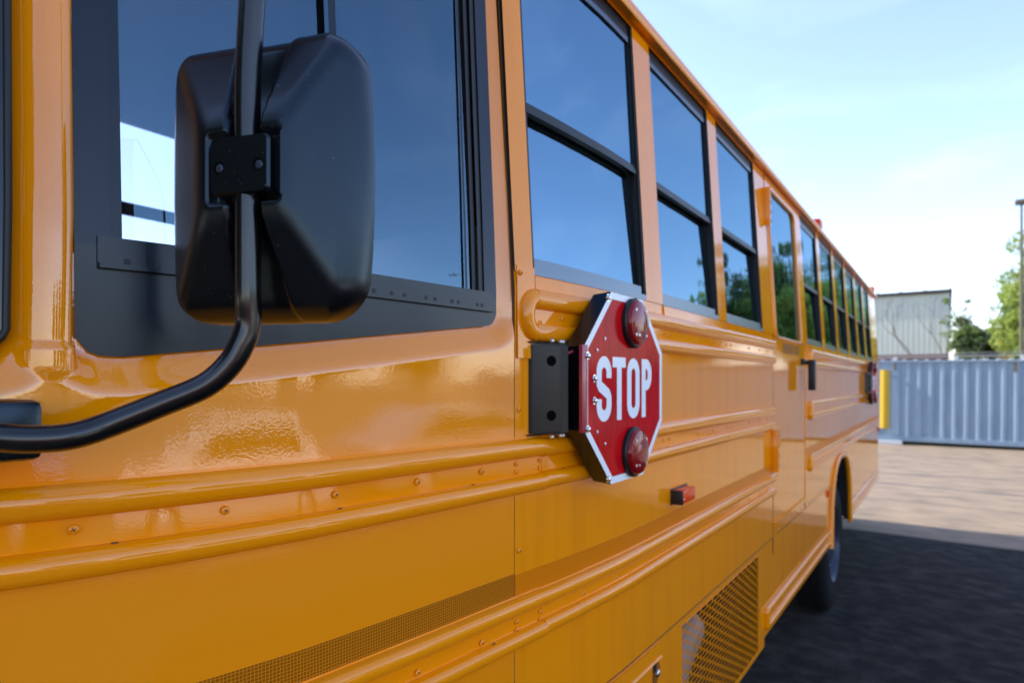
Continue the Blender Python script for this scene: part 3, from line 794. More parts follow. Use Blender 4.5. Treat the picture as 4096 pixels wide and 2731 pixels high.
# ---- stop arm
def ribbon(bm, path, w, h, cap=True):
    """flat stroke in the (x, z) plane at y = -h"""
    L = []
    n = len(path)
    for i in range(n):
        a = Vector(path[max(i - 1, 0)]); b = Vector(path[min(i + 1, n - 1)]); p = Vector(path[i])
        t = (b - a).normalized(); nn = Vector((-t.y, t.x)); L.append((p + nn * w / 2, p - nn * w / 2))
    V = [[bm.verts.new((q[0].x, -h, q[0].y)), bm.verts.new((q[1].x, -h, q[1].y))] for q in L]
    for A, B_ in zip(V, V[1:]): bm.faces.new((A[0], A[1], B_[1], B_[0]))
def arc(cx, cz, rx, rz, a0, a1, n=12): return [(cx + rx * math.cos(R(a0 + (a1 - a0) * k / n)), cz + rz * math.sin(R(a0 + (a1 - a0) * k / n))) for k in range(n + 1)]
def make_stop_arm(dx=0, root=None):
    OC = Vector((1.461 + dx, -.060, E - .015)) ; RR = .2285 / math.cos(R(22.5))
    octo = lambda r: [(r * math.cos(R(22.5 + 45 * k)), r * math.sin(R(22.5 + 45 * k))) for k in range(8)]
    def mk(name, bm, m, par, smooth=None):
        for v in bm.verts: v.co += OC
        return busobj(name, bm, m, par, smooth)
    bm = bmesh.new()           # hollow dished sign housing, black
    o1 = [bm.verts.new((x, -.0, z)) for x, z in octo(RR)]; o2 = [bm.verts.new((x, .046, z)) for x, z in octo(RR * .985)]
    for i in range(8): bm.faces.new((o1[i], o1[(i + 1) % 8], o2[(i + 1) % 8], o2[i]))
    bm.faces.new(o1); bm.faces.new(o2[::-1])
    base = mk('stop_arm', bm, 'mirror plastic', None)
    bm = bmesh.new(); a = octo(RR * .998); b = octo(RR * .925)
    va = [bm.verts.new((x, -.0015, z)) for x, z in a]; vb = [bm.verts.new((x, -.0015, z)) for x, z in b]
    for i in range(8): bm.faces.new((va[i], va[(i + 1) % 8], vb[(i + 1) % 8], vb[i]))
    mk('sign_border', bm, 'sign white', base)
    bm = bmesh.new(); bm.faces.new([bm.verts.new((x, -.0012, z)) for x, z in octo(RR * .93)]); mk('sign_face', bm, 'sign red', base)
    bm = bmesh.new(); H = .0020; st = .0260; Hh = .076       # letters 152 mm high
    y0 = -.002
    def LT(f, x): 
        return [(px + x, pz + y0) for px, pz in f]
    r_ = .0255; t_ = Hh - st / 2
    # S
    sp = [(r_, t_ - r_ - .012)] + arc(0, t_ - r_, r_, r_, 0, 180, 14) + [(-r_, .018)] + [(-r_ * .8, .006), (r_ * .8, -.012)] + [(r_, -.026)] + arc(0, -t_ + r_, r_, r_, 0, -180, 14) + [(-r_, -t_ + r_ + .014)]
    sp2 = spline([Vector((p[0], p[1], 0)) for p in sp], 2)
    ribbon(bm, LT([(p.x, p.y) for p in sp2], -.132), st, H)
    # T
    face(bm, [(x - .050, -H, z + y0) for x, z in ((-.037, Hh), (.037, Hh), (.037, Hh - st * .95), (st / 2, Hh - st * .95), (st / 2, -Hh), (-st / 2, -Hh), (-st / 2, Hh - st * .95), (-.037, Hh - st * .95))])
    # O
    op = arc(0, t_ - r_, r_, r_, 0, 180, 14) + arc(0, -t_ + r_, r_, r_, 180, 360, 14); op.append(op[0])
    V = []
    for i, p in enumerate(op[:-1]):
        a_ = Vector(op[i - 1] if i else op[-2]); b_ = Vector(op[i + 1]); t = (b_ - a_).normalized(); nn = Vector((-t.y, t.x)); P = Vector(p)
        V.append((bm.verts.new((P.x + nn.x * st / 2 + .034, -H, P.y + nn.y * st / 2 + y0)), bm.verts.new((P.x - nn.x * st / 2 + .034, -H, P.y - nn.y * st / 2 + y0))))
    for i in range(len(V)):
        A, B_ = V[i], V[(i + 1) % len(V)]; bm.faces.new((A[0], A[1], B_[1], B_[0]))
    # P
    pxo = .110
    face(bm, [(pxo - .011 + x, -H, z + y0) for x, z in ((-st / 2, -Hh), (st / 2, -Hh), (st / 2, Hh), (-st / 2, Hh))])
    bw = .0235
    bp = [(st / 2, Hh - st / 2), (bw * .7, Hh - st / 2)] + arc(bw * .7, Hh - st / 2 - bw, bw, bw, 90, 0, 8)[1:] + arc(bw * .7, -.006 + st / 2 + bw, bw, bw, 0, -90, 8) + [(st / 2, -.006 + st / 2)]
    ribbon(bm, [(px + pxo - .011, pz + y0) for px, pz in bp], st, H)
    mk('lettering', bm, 'sign white', base)
    for sz in (1, -1):
        bm = bmesh.new(); disc_lathe(bm, [(.0630, 0), (.0630, .009), (.0595, .013), (.056, .013)], 40, Vector((.027, -.002, .162 * sz)))
        lp = mk('flashing_lamp', bm, 'gasket rubber', base, 40)
        bm = bmesh.new(); disc_lathe(bm, [(.0568, .008), (.0568, .016), (.053, .022), (.042, .026), (.022, .0285), (0, .029)], 40, Vector((.027, -.002, .162 * sz)))
        mk('lens', bm, 'lamp red', lp, 35)
        bm = bmesh.new()
        for k in range(4):
            a = R(45 + 90 * k); disc_lathe(bm, [(.0045, 0), (.0045, .003), (0, .0035)], 10, Vector((.027 + .043 * math.cos(a), -.0250, .162 * sz + .043 * math.sin(a))))
        disc_lathe(bm, [(.006, 0), (.005, .0005), (0, .001)], 12, Vector((.013, -.0285, .162 * sz - .030)))
        mk('lens_screw', bm, 'zinc', lp)
    def bolt(x, z, s=1, o=.0015, nm='bolt'):
        bm = bmesh.new(); disc_lathe(bm, [(.0095 * s, 0), (.0095 * s, .0015), (.0062 * s, .0016), (.0062 * s, .006 * s), (.004 * s, .0075 * s), (0, .008 * s)], 14, Vector((x, -o, z))); mk(nm, bm, 'chrome', base, 30)
    for x, z in ((-.219, .072), (-.219, -.090), (-.182, .022), (-.182, -.028), (-.112, .212), (-.112, -.214), (.082, -.214)): bolt(x, z, .95, .004 if abs(z) < .1 and x < -.2 else .0015)
    for x, z in ((-.168, .086), (-.128, .114), (-.168, -.100), (-.128, -.130)): bolt(x, z, .45)
    bm = bmesh.new(); box(bm, -.240, -.2185, -.0045, -.0020, -.097, .096, .0008); box(bm, -.243, -.238, -.0046, .004, -.097, .096, .001); mk('hinge_plate', bm, 'hinge red', base, 40)
    # motor housing
    bm = bmesh.new(); X0 = dx
    fp = [(1.146 + X0, .045), (1.150 + X0, .028), (1.153 + X0, .020), (1.190 + X0, -.022), (1.196 + X0, -.027), (1.209 + X0, -.034), (1.209 + X0, .045)]
    if dx: fp = [(x, y - .03) for x, y in fp]
    lo = [bm.verts.new((x, y, E - .113)) for x, y in fp]; hi = [bm.verts.new((x, y, E + .082)) for x, y in fp]
    for i in range(len(fp)):
        j = (i + 1) % len(fp); bm.faces.new((lo[i], lo[j], hi[j], hi[i]))
    bm.faces.new(lo[::-1]); bm.faces.new(hi)
    bmesh.ops.bevel(bm, geom=[e for e in bm.edges if abs(e.verts[0].co.z - e.verts[1].co.z) < .001], offset=.003, segments=2, affect='EDGES')
    hs = busobj('housing', bm, 'black box', base, smooth=25)
    bm = bmesh.new(); yb = .045 - (.03 if dx else 0)
    poly = [(1.140 + X0, yb), (1.1435 + X0, yb - .025), (1.210 + X0, yb - .030), (1.250 + X0, yb - .06), (1.250 + X0, yb)]
    for za, zb in ((E - .118, E - .115), (E + .084, E + .087)):
        lo = [bm.verts.new((x, y, za)) for x, y in poly]; hi = [bm.verts.new((x, y, zb)) for x, y in poly]
        for i in range(len(poly)): bm.faces.new((lo[i], lo[(i + 1) % 5], hi[(i + 1) % 5], hi[i]))
        bm.faces.new(lo[::-1]); bm.faces.new(hi)
    box(bm, 1.145 + X0, 1.25 + X0, yb - .004, yb, E - .118, E + .087)
    box(bm, 1.212 + X0, 1.232 + X0, yb - .05, yb - .02, E - .10, E + .07, .004)
    busobj('bracket', bm, 'gasket rubber', base)
    bm = bmesh.new()
    for f_, z in ((.70, .045), (.70, -.074)):
        p0 = Vector((1.153 + X0, .020, 0)); p1 = Vector((1.190 + X0, -.022, 0)); p = p0.lerp(p1, f_); nrm = Vector((-(p1 - p0).y, (p1 - p0).x, 0)).normalized() * -1
        if nrm.y > 0: nrm = -nrm
        u = (p1 - p0).normalized(); q = p + Vector((0, 0, E + z)) + nrm * .0012 + (Vector((0, -.03, 0)) if dx else Vector())
        bm.faces.new([bm.verts.new(q + u * .0105 * math.cos(a) + Vector((0, 0, .0115 * math.sin(a)))) for a in [2 * math.pi * k / 24 for k in range(24)]])
    busobj('housing_hole', bm, 'hole black', base)
    bm = bmesh.new()
    for x, s in ((1.185, 1), (1.222, 1), (1.232, 1)):
        disc_lathe(bm, [(.006, 0), (.006, .004), (.004, .006), (0, .0065)], 10, Vector((x + X0, yb - .052, E + .087)), 'z')
        disc_lathe(bm, [(.006, 0), (.006, -.004), (.004, -.006), (0, -.0065)], 10, Vector((x + X0, yb - .052, E - .118)), 'z')
    busobj('housing_bolt', bm, 'zinc', base)
    bm = bmesh.new(); tube(bm, spline([Vector((1.21 + X0, yb - .02, E + .070)), Vector((1.222 + X0, yb - .07, E + .063)), Vector((1.245 + X0, yb - .075, E + .072))], 6), .0035, 8); busobj('wire', bm, 'hinge red', base, smooth=60)
    return base
mat("black box", (.005, .005, .0055), .32, spec=.35, coat=.1, coat_r=.2)
mat("hole black", (.001, .001, .001), .9, spec=.1)
make_stop_arm(0); make_stop_arm(6.38)

# ---- driver side mirror
FW = Vector((math.cos(R(34.65)), math.sin(R(34.65)), 0)); RT = Vector((math.sin(R(34.65)), -math.cos(R(34.65)), 0))
MC = Vector((.4467, -.0877, E + .2305)) + RT * -.0225            # centre of the mirror head
NV = Vector((-.94, -.33, 0)).normalized(); AX = Vector((.33, -.94, 0)).normalized(); UP = Vector((0, 0, 1))
def ML(a, b, h): return MC + AX * a + UP * b + NV * h
HW, HB, RC = .130, .1625, .048
A0 = .0135
def smin(vals, k=.010):
    r = vals[0]
    for v in vals[1:]:
        h = max(0, min(1, .5 + .5 * (v - r) / k)); r = v * (1 - h) + r * h - k * h * (1 - h)
    return r
def half_w(b):
    q = abs(b) - (HB - RC); w_ = HW - .010 * (b / HB) ** 2
    if q > 0: w_ -= RC - math.sqrt(max(0, RC * RC - q * q))
    return w_
def shell_h(a, b):
    hw_ = half_w(b); d = min(hw_ - abs(a), HB - abs(b)) 
    h = smin([.050, .72 * (HW - a) + .002, .56 * (HW + a) + .0, .38 * (HB - b) + .008, .38 * (HB + b) + .008], .009)
    ga = abs(a - A0)
    ch = .016 + .022 * (abs(b) / HB)            # channel for the tube, widening away from the clamp
    if ga < ch: h -= .026 * ease((ch - ga) / .006) * (.25 + .75 * ease((HB - abs(b)) / .09))
    if abs(a - A0) < .046 and abs(b) < .040: h = min(h, .052 - .014 * ease(min(.046 - abs(a - A0), .040 - abs(b)) / .004))
    R0 = .022
    if d < R0: h -= (R0 - math.sqrt(max(0, R0 * R0 - (R0 - max(0, d)) ** 2))) * 1.1
    return max(h, -.020)
bm = bmesh.new(); NB, NA = 120, 110; g = []
def dens(t): return math.sin(t * math.pi / 2) * .55 + t * .45
for j in range(NB + 1):
    b = HB * dens(-1 + 2 * j / NB); b = max(-HB + 1e-5, min(HB - 1e-5, b)); hw_ = half_w(b)
    g.append([bm.verts.new(ML(hw_ * dens(-1 + 2 * i / NA), b, shell_h(hw_ * dens(-1 + 2 * i / NA), b))) for i in range(NA + 1)])
for j in range(NB):
    for i in range(NA): bm.faces.new((g[j][i], g[j][i + 1], g[j + 1][i + 1], g[j + 1][i]))
ring = [g[0][i] for i in range(NA + 1)] + [g[j][NA] for j in range(1, NB + 1)] + [g[NB][i] for i in range(NA - 1, -1, -1)] + [g[j][0] for j in range(NB - 1, 0, -1)]
low = [bm.verts.new(v.co - NV * max(.004, ((v.co - MC).dot(NV) + .028))) for v in ring]
for i in range(len(ring)):
    j = (i + 1) % len(ring); bm.faces.new((ring[i], ring[j], low[j], low[i]))
mir = busobj('side_mirror', bm, 'mirror plastic', smooth=75)
bm = bmesh.new(); pts = []
for k in range(61):
    pass
outl = []
for j in range(41): b = HB * (-1 + 2 * j / 40) * .999; outl.append((half_w(b), b))
for j in range(41): b = HB * (1 - 2 * j / 40) * .999; outl.append((-half_w(b), b))
bm.faces.new([bm.verts.new(ML(a, b, -.026)) for a, b in outl]); busobj('mirror_glass', bm, 'chrome', mir)
def cam_pt(u, v, d): return Vector((0, -.72, E)) + FW * d + RT * ((u - 1176) / 1450 * d) + UP * ((876 - v) / 1450 * d)
tp = ML(.002, 0, .040)
path = [ML(A0, .90, .040) + RT * .030, ML(A0, .5, .040) + RT * .018, ML(A0, .25, .040) + RT * .008, ML(A0, .10, .040), ML(A0, 0, .040), ML(A0, -.10, .040), ML(A0, -.14, .040)]
path += [cam_pt(570, 742, .688), cam_pt(556, 788, .686), cam_pt(526, 838, .682), cam_pt(470, 886, .674), cam_pt(370, 928, .66), cam_pt(250, 975, .64), cam_pt(165, 1001, .62), cam_pt(80, 1008, .605), cam_pt(0, 1004, .595), cam_pt(-120, 990, .59), cam_pt(-300, 968, .60), cam_pt(-460, 950, .64)]
bm = bmesh.new(); tube(bm, spline(path, 8), .0135, 24); arm = busobj('mirror_arm', bm, 'tube paint', mir, smooth=60)
bm = bmesh.new(); q = []
for a, b in rr(-.038, .038, -.032, .032, .006): q.append((a * (1 - .06 * (b / .032) ** 2) + A0, b * (1 - .03 * (a / .038) ** 2)))
t1 = [bm.verts.new(ML(a, b, .052)) for a, b in q]; t2 = [bm.verts.new(ML(a, b, .022)) for a, b in q]
t0 = [bm.verts.new(ML((a - A0) * .955 + A0, b * .945, .056)) for a, b in q]
bm.faces.new(t0)
for i in range(len(q)):
    j = (i + 1) % len(q); bm.faces.new((t1[i], t1[j], t2[j], t2[i])); bm.faces.new((t0[i], t0[j], t1[j], t1[i]))
cl = busobj('mirror_clamp', bm, 'mirror plastic', mir)
bm = bmesh.new()
for a in (-.0245, .0245):
    c = ML(a + A0, -.002, .0562); bm.faces.new([bm.verts.new(c + AX * .0068 * math.cos(t) + UP * .0068 * math.sin(t)) for t in [2 * math.pi * k / 24 for k in range(24)]])
busobj('bolt_recess', bm, 'hole black', mir)
bm = bmesh.new()
for a in (-.0230, .0260):
    c = ML(a + A0, -.003, .0566)
    r1 = [bm.verts.new(c + AX * .0045 * math.cos(t) + UP * .0045 * math.sin(t)) for t in [2 * math.pi * k / 16 for k in range(16)]]
    r2 = [bm.verts.new(c + NV * .0008 + AX * .003 * math.cos(t) + UP * .003 * math.sin(t)) for t in [2 * math.pi * k / 16 for k in range(16)]]
    for i in range(16): bm.faces.new((r1[i], r1[(i + 1) % 16], r2[(i + 1) % 16], r2[i]))
    bm.faces.new(r2)
busobj('clamp_bolt', bm, 'wheel paint', mir)
# bracket of the arm on the bus front corner
bm = bmesh.new(); c = cam_pt(-45, 985, .66)
box(bm, c.x - .05, c.x + .045, c.y - .035, c.y + .10, c.z - .034, c.z + .030, .008)
busobj('arm_bracket', bm, 'mirror plastic', mir, smooth=40)

# ------------------------------------------------------------------ ground
bm = bmesh.new(); face(bm, [(-400, -400, 0), (600, -400, 0), (600, 400, 0), (-400, 400, 0)]); o = obj('ground', bm, 'concrete'); tag(o, kind='structure')
bm = bmesh.new(); n = 60; ed = []
for k in range(n + 1):
    y = -6.2 + 46 * k / n; ed.append((9.0 + .05 * math.sin(y * 1.3) + random.uniform(-.03, .03), y))
for (x0, y0), (x1, y1) in zip(ed, ed[1:]): face(bm, [(-60, y0, .004), (x0, y0, .004), (x1, y1, .004), (-60, y1, .004)])
o = obj('road', bm, 'asphalt'); tag(o, kind='structure')
bm = bmesh.new()
for x, wd in ((15.2, .05), (13.3, .07), (18.6, .04), (11.4, .025)):
    p = [(x + random.uniform(-.12, .12) + .2 * math.sin(k * .7 + x), 12 - 1.0 * k) for k in range(40)]
    for (a, b), (c, d) in zip(p, p[1:]): face(bm, [(a, b, .004), (a + wd, b, .004), (c + wd, d, .004), (c, d, .004)])
o = obj('pavement', bm, 'joint tar'); tag(o, kind='structure')

# ------------------------------------------------------------------ container
def container(x, y1, length, label, group='shipping containers at the back of the yard', lift=.0, tilt=0):
    root = empty('shipping_container', (x, y1, lift), label, 'container', group)
    H = 2.40
    bm = bmesh.new(); p = []; pitch = .278; y = -.99
    while y > -length + .2:
        p += [(0.0, y), (0.0, y - .07), (.036, y - .07 - .055), (.036, y - .07 - .055 - .095)]; y -= pitch
    p = [(0, -.1), (0, -.98)] + p + [(0, -length + .1)]
    for (a, b), (c, d) in zip(p, p[1:]): face(bm, [(a + .02, b, .16), (c + .02, d, .16), (c + .02, d, H - .06), (a + .02, b, H - .06)])
    obj('side_wall', bm, 'container blue', root)
    bm = bmesh.new(); box(bm, .06, 2.4, -length + .02, -.02, .14, H - .03); box(bm, -.0, .06, -length, 0, .02, .16, .01)
    box(bm, -.0, .06, -length, 0, H - .062, H, .012); box(bm, -.03, .12, -.16, 0, 0, H, .008); box(bm, -.03, .12, -length, -length + .16, 0, H, .008)
    obj('frame', bm, 'container blue', root)
    bm = bmesh.new(); y = -.30
    while y > -length + .2: box(bm, .0, .30, y - .10, y, H + .001, H + .028, .01); y -= pitch
    obj('roof_rib', bm, 'container white', root)
    root.rotation_euler = (R(tilt), 0, 0)
    return root
c1 = container(21.95, 1.55, 12.2, 'pale blue corrugated shipping container just beyond the rear of the bus, with a yellow cover', lift=.10, tilt=.45)
bm = bmesh.new(); quad = [(-.035 - .05 * math.sin(math.pi * k / 10), -.565 - .255 * k / 10) for k in range(11)]
for (a, b), (c, d) in zip(quad, quad[1:]): face(bm, [(a, b, .38), (c, d, .38), (c, d, 2.12), (a, b, 2.12)])
face(bm, [(a, b, 2.12) for a, b in quad] + [(0, -.82, 2.12), (0, -.565, 2.12)]); face(bm, [(a, b, .38) for a, b in quad] + [(0, -.82, .38), (0, -.565, .38)])
obj('yellow_cover', bm, 'yellow panel', c1, smooth=40)
bm = bmesh.new(); box(bm, -.001, .021, -.97, -.92, 2.12, 2.33); obj('rust_stain', bm, 'container rust', c1); bm = bmesh.new(); box(bm, .012, .024, -3.80, -3.73, 2.06, 2.33); obj('rust_stain', bm, 'container rust', c1)
c2 = container(22.1, -11.6, 12.2, 'pale blue corrugated shipping container farther right in the row')
for y, l in ((.95, 'grey timber block under the left end of the blue container'),):
    bm = bmesh.new(); box(bm, 21.88, 22.25, y - .55, y + .35, 0, .118, .01); o = obj('support_block', bm, 'post grey'); tag(o, l, 'block')

# ------------------------------------------------------------------ industrial building
bl = empty('industrial_building', (55, 10, 0), 'pale grey green steel clad building with dark roof edge and brick base behind the container', 'building')
bm = bmesh.new(); y = -10.6; L = []
while y < 20: L += [(0, y), (0, y + .20), (.012, y + .22), (.012, y + .31)]; y += .33
for (a, b), (c, d) in zip(L, L[1:]): face(bm, [(a, b, 3.85), (c, d, 3.85), (c, d, 8.25), (a, b, 8.25)])
obj('steel_wall', bm, 'steel cladding', bl)
bm = bmesh.new(); box(bm, .05, 28, -10.75, 20, 3.85, 8.2); box(bm, -.05, .08, -10.82, -10.5, 3.85, 8.3); obj('side_wall', bm, 'steel cladding', bl)
bm = bmesh.new(); box(bm, -.02, 28, -10.76, 20, 0, 3.85); obj('brick_base', bm, 'brick', bl)
bm = bmesh.new(); box(bm, -.22, 28.2, -10.95, 20, 8.25, 8.47)
y = -10.9
while y < 19: box(bm, -.26, 28, y, y + .12, 8.472, 8.54); y += 1.5
obj('roof', bm, 'dark trim', bl)

# ------------------------------------------------------------------ fence behind the container
fn = empty('chain_link_fence', (30, 0, 0), 'tall chain link fence with grey posts behind the blue container', 'fence')
bm = bmesh.new(); y = -22
FH = 2.85
for k in range(int(34 / .16)):
    y0 = -22 + .16 * k
    for s in (1, -1):
        a = Vector((.01 * s, y0, .1)); b = Vector((.01 * s, y0 + s * (FH - .1), FH)); tube(bm, [a, b], .010, 3, cap=False)
obj('wire_mesh', bm, 'fence green', fn)
bm = bmesh.new(); tube(bm, [(0, -24, FH), (0, 14, FH)], .025, 6); tube(bm, [(-.05, -24, FH + .12), (-.05, 14, FH + .12)], .012, 5); obj('top_rail', bm, 'galvanised', fn)
for y in (1.05, -.98, -3.0, -5.1, -8, -11, -14, -17, 4, 7, 10):
    bm = bmesh.new(); box(bm, -.06, .06, y - .07, y + .07, 0, FH + .02, .01); obj('post', bm, 'post grey', fn)

# ------------------------------------------------------------------ lamp post
lp = empty('street_lamp', (40, -3.70, 0), 'tall slim bronze lamp post rising above the right end of the container', 'street lamp')
bm = bmesh.new(); tube(bm, [(0, 0, 0), (0, 0, 5), (0, 0, 10.72)], [.09, .075, .055], 12); obj('pole', bm, 'pole bronze', lp, smooth=50)
bm = bmesh.new(); box(bm, -.2, .2, -.75, .26, 10.62, 10.86, .05); obj('lamp_head', bm, 'pole bronze', lp, smooth=40)
bm = bmesh.new(); box(bm, -.16, .16, -.68, -.1, 10.60, 10.62); obj('lens', bm, 'car glass', lp)

# ------------------------------------------------------------------ trees
def tree(name, loc, h, cr, cz, leaves, leaf, mats, label, cat='tree', group=None, squash=1.0, sparse=0, seed=1, trunk=.16):
    rnd = random.Random(seed)
    root = empty(name, loc, label, cat, group)
    bm = bmesh.new()
    tube(bm, spline([Vector((0, 0, 0)), Vector((.05 * h * .3, .03 * h, h * .35)), Vector((0, 0, h * .7)), Vector((.1, .05, h * .93))], 5), [trunk * (1 - .8 * k / 15) for k in range(16)], 8)
    ends = []
    for k in range(14):
        a = rnd.uniform(0, 6.28); z0 = h * rnd.uniform(.28, .8); r = cr * rnd.uniform(.5, .9); z1 = min(h * .97, z0 + rnd.uniform(.1, .3) * h)
        e = Vector((r * math.cos(a), r * math.sin(a), z1)); tube(bm, spline([Vector((.02, .02, z0)), Vector((e.x * .5, e.y * .5, (z0 + z1) / 2 + .02 * h)), e], 4), [trunk * .45, trunk * .4, trunk * .35, trunk * .3, trunk * .25, trunk * .2, trunk * .15, trunk * .12, trunk * .08], 5)
        ends.append(e)
    obj('trunk', bm, 'bark', root, smooth=60)
    clumps = []
    for k in range(int(52 * (1 - sparse)) + 5):
        a = rnd.uniform(0, 6.28); q = rnd.uniform(-1, 1); rr_ = rnd.uniform(.35, .95)
        clumps.append((Vector((cr * rr_ * math.sqrt(1 - q * q) * math.cos(a), cr * rr_ * math.sqrt(1 - q * q) * math.sin(a), cz + cr * squash * rr_ * q)), cr * rnd.uniform(.20, .42), rnd.randrange(len(mats))))
    for e in ends: clumps.append((e, cr * rnd.uniform(.18, .3), rnd.randrange(len(mats))))
    me = bpy.data.meshes.new('crown'); V = []; F = []; MI = []
    for k in range(leaves):
        c, r, mi = rnd.choice(clumps)
        d = Vector((rnd.gauss(0, 1), rnd.gauss(0, 1), rnd.gauss(0, 1))).normalized() * r * rnd.uniform(.3, 1.05) ** .6
        p = c + Vector((d.x, d.y, d.z * .8)); u = Vector((rnd.gauss(0, 1), rnd.gauss(0, 1), rnd.gauss(0, .7))).normalized(); v = u.orthogonal().normalized()
        s = leaf * rnd.uniform(.6, 1.3); i = len(V)
        V += [p - u * s, p + v * s * .45, p + u * s, p - v * s * .45]; F.append((i, i + 1, i + 2, i + 3)); MI.append(mi if rnd.random() < .8 else rnd.randrange(len(mats)))
    me.from_pydata([tuple(q) for q in V], [], F)
    for m_ in mats: me.materials.append(M[m_])
    me.polygons.foreach_set('material_index', MI)
    link('crown', me, None, root)
    return root
tree('deciduous_tree', (47, -6.1, 0), 8.6, 3.1, 6.0, 30000, .13, ['leaf green', 'leaf lime', 'leaf green', 'leaf lime'], 'large yellow green tree at the right edge behind the lamp post', seed=3, squash=1.05)
tree('bushy_tree', (50, -2.15, 0), 5.6, 1.45, 4.35, 9000, .12, ['leaf dark', 'leaf dark', 'leaf green'], 'small dense dark green tree beside the right corner of the steel building', seed=4, squash=.8)
tree('slender_tree', (53, -1.3, 0), 7.7, 1.0, 6.0, 900, .12, ['leaf green', 'leaf dark'], 'thin sparse tree showing sky through it above the dark tree', seed=5, sparse=.6, trunk=.08)
tree('yellow_shrub', (49, -4.15, 0), 4.3, 1.0, 3.7, 4200, .13, ['leaf yellow', 'leaf lime'], 'yellow leaved shrub between the dark tree and the large tree', 'shrub', seed=6)
tree('green_shrub', (44, -5.1, 0), 4.6, 1.5, 3.6, 6000, .14, ['leaf lime', 'leaf green'], 'light green shrub at the foot of the large tree', 'shrub', seed=8)
def vine(loc, h, label, seed):
    rnd = random.Random(seed); bm = bmesh.new()
    def br(p, d, l, r, k):
        q = p + d * l; tube(bm, spline([p, (p + q) / 2 + Vector((0, rnd.uniform(-.12, .12), 0)), q], 4), [r * (1 - .05 * i_) for i_ in range(9)], 5, cap=False)
        if k: 
            for _ in range(2): br(q, (d + Vector((rnd.uniform(-.5, .5), rnd.uniform(-.75, .75), rnd.uniform(-.3, .25)))).normalized(), l * .62, r * .6, k - 1)
    br(Vector((0, 0, 0)), Vector((0, 0, 1)), h, .05, 4)
    o = obj('bare_shrub', bm, 'bark'); o.location = loc; tag(o, label, 'shrub', 'bare shrubs before the steel building')
vine((41, .75, 0), 2.9, 'leafless brown shrub in front of the steel building, nearest the bus', 11)
vine((41, -.62 + .1, 0), 2.8, 'leafless brown shrub in front of the steel building, farther from the bus', 12)
# trees that the windows of the bus mirror
k = 0
for x, y, h, c, s in ((64, -9.5, 14.5, 4.8, 21), (60, -13, 16.0, 3.9, 22), (60, -20, 8.4, 3.8, 23), (68, -15, 17.5, 5.2, 27)):
    tree('deciduous_tree', (x, y, 0), h, c, h * .58, 22000, .17, [['leaf green', 'leaf dark', 'leaf lime'], ['leaf dark', 'leaf dark', 'leaf green'], ['leaf lime', 'leaf green', 'leaf dark']][k % 3], ['tree standing right of the yard, mirrored in the bus windows', ][0], group='trees along the right side of the yard', seed=s, squash=.95, trunk=.22); k += 1
for x, y, h, c, sd in ((-11, 3.5, 11, 4.0, 41), (-13, 7, 11, 4, 42), (-10, 11, 12, 4.4, 43)):
    tree('deciduous_tree', (x, y, 0), h, c, h * .52, 11000, .28, ['leaf dark', 'leaf dark', 'leaf green'], 'dense dark green tree standing ahead of the front of the bus', group='dark trees ahead of the bus', seed=sd, squash=1.1, trunk=.25)
far = tree('deciduous_tree', (30, -62, 0), 8.5, 5, 5.2, 9000, .3, ['leaf green', 'leaf dark'], 'low tree far across the yard facing the bus side', group='trees far across the yard', seed=31, trunk=.25)
for x, y, a in ((18, -64, 1), (6, -60, 2), (-6, -63, 3), (-18, -60, 4), (42, -58, 5)):
    c = copy_tree(far); c.location = (x, y, 0); c.rotation_euler = (0, 0, a)

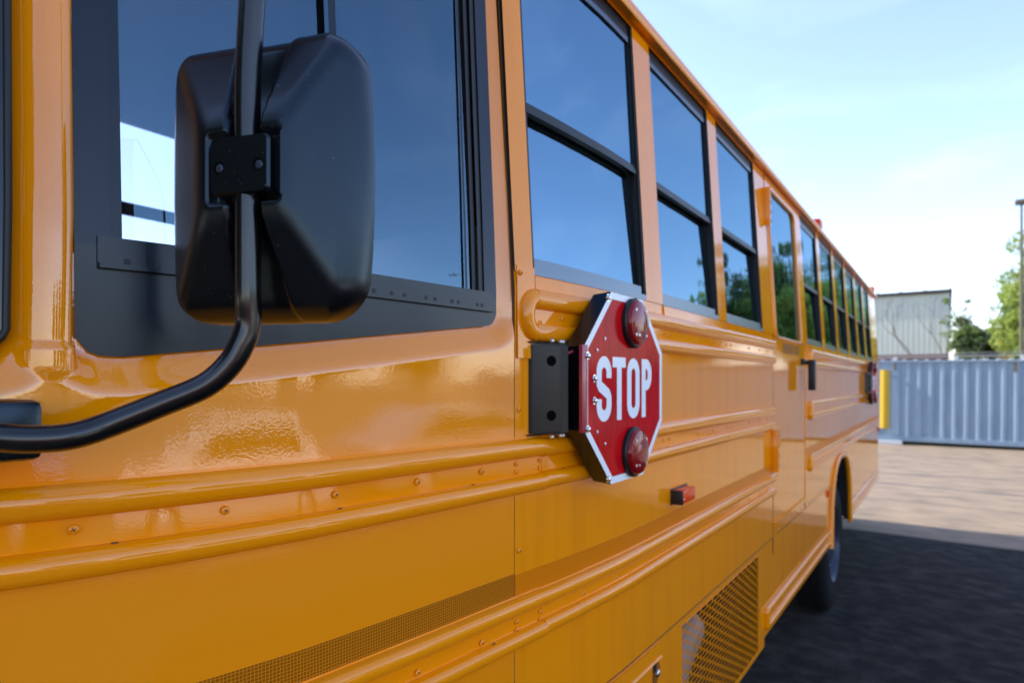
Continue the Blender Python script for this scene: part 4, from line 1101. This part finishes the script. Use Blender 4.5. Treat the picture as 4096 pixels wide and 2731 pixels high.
# ------------------------------------------------------------------ vehicles parked opposite, which the paint mirrors
def car(loc, rz, m, label, L=4.7, H=1.45, van=False, cat='car'):
    root = empty('parked_van' if van else 'parked_car', loc, label, cat, None, rz)
    W = .92; P = [(-L / 2, .35), (-L / 2, .85), (-L / 2 + .35, 1.0), (-L * .26, 1.02), (-L * .10, H), (L * .24, H), (L * .40, 1.0), (L / 2, .92), (L / 2, .35)] if not van else \
        [(-L / 2, .40), (-L / 2, 1.05), (-L / 2 + .75, 1.20), (-L / 2 + 1.35, H), (L / 2 - .08, H), (L / 2, 1.0), (L / 2, .40)]
    bm = bmesh.new()
    A = [bm.verts.new((x, -W, z)) for x, z in P]; B_ = [bm.verts.new((x, W, z)) for x, z in P]
    bm.faces.new(A[::-1]); bm.faces.new(B_)
    for i in range(len(P)): bm.faces.new((A[i], A[(i + 1) % len(P)], B_[(i + 1) % len(P)], B_[i]))
    bmesh.ops.bevel(bm, geom=list(bm.edges), offset=.07, segments=3, affect='EDGES')
    obj('body', bm, m, root, smooth=40)
    gl = [(-L * .21, 1.03), (-L * .09, H - .10), (L * .22, H - .10), (L * .34, 1.03)] if not van else [(-L / 2 + .95, 1.22), (-L / 2 + 1.42, H - .14), (-L / 2 + 2.2, H - .14), (-L / 2 + 2.2, 1.22)]
    for s in (1, -1):
        bm = bmesh.new(); face(bm, [(x, s * (W + .004), z) for x, z in gl]); obj('side_window', bm, 'car glass', root)
    for x in (-L * .31, L * .31):
        for s in (1, -1):
            bm = bmesh.new(); disc_lathe(bm, [(0, .01), (.2, .0), (.21, .02), (.32, .015), (.34, -.02), (.34, -.2), (0, -.2)], 28, Vector((x, s * (W - .01), .34)), '-y' if s < 0 else 'y'); wh = obj('wheel', bm, 'tyre rubber', root, smooth=40)
            bm = bmesh.new(); disc_lathe(bm, [(.2, .012), (.17, .03), (0, .035)], 20, Vector((x, s * (W - .01), .34)), '-y' if s < 0 else 'y'); obj('rim', bm, 'car silver', wh, smooth=40)
    return root
car((1.6, -7.3, 0), R(0), 'car white', 'white saloon car parked across the yard alongside the front of the bus')
car((7.2, -7.6, 0), R(180), 'car silver', 'silver saloon car parked across the yard behind the white saloon car')
car((13.4, -8.4, 0), R(180), 'car white', 'white cargo van parked across the yard facing the containers', 5.4, 2.35, True, 'van')
car((-4.2, -7.4, 0), R(2), 'car red', 'red saloon car parked ahead of the white saloon car')
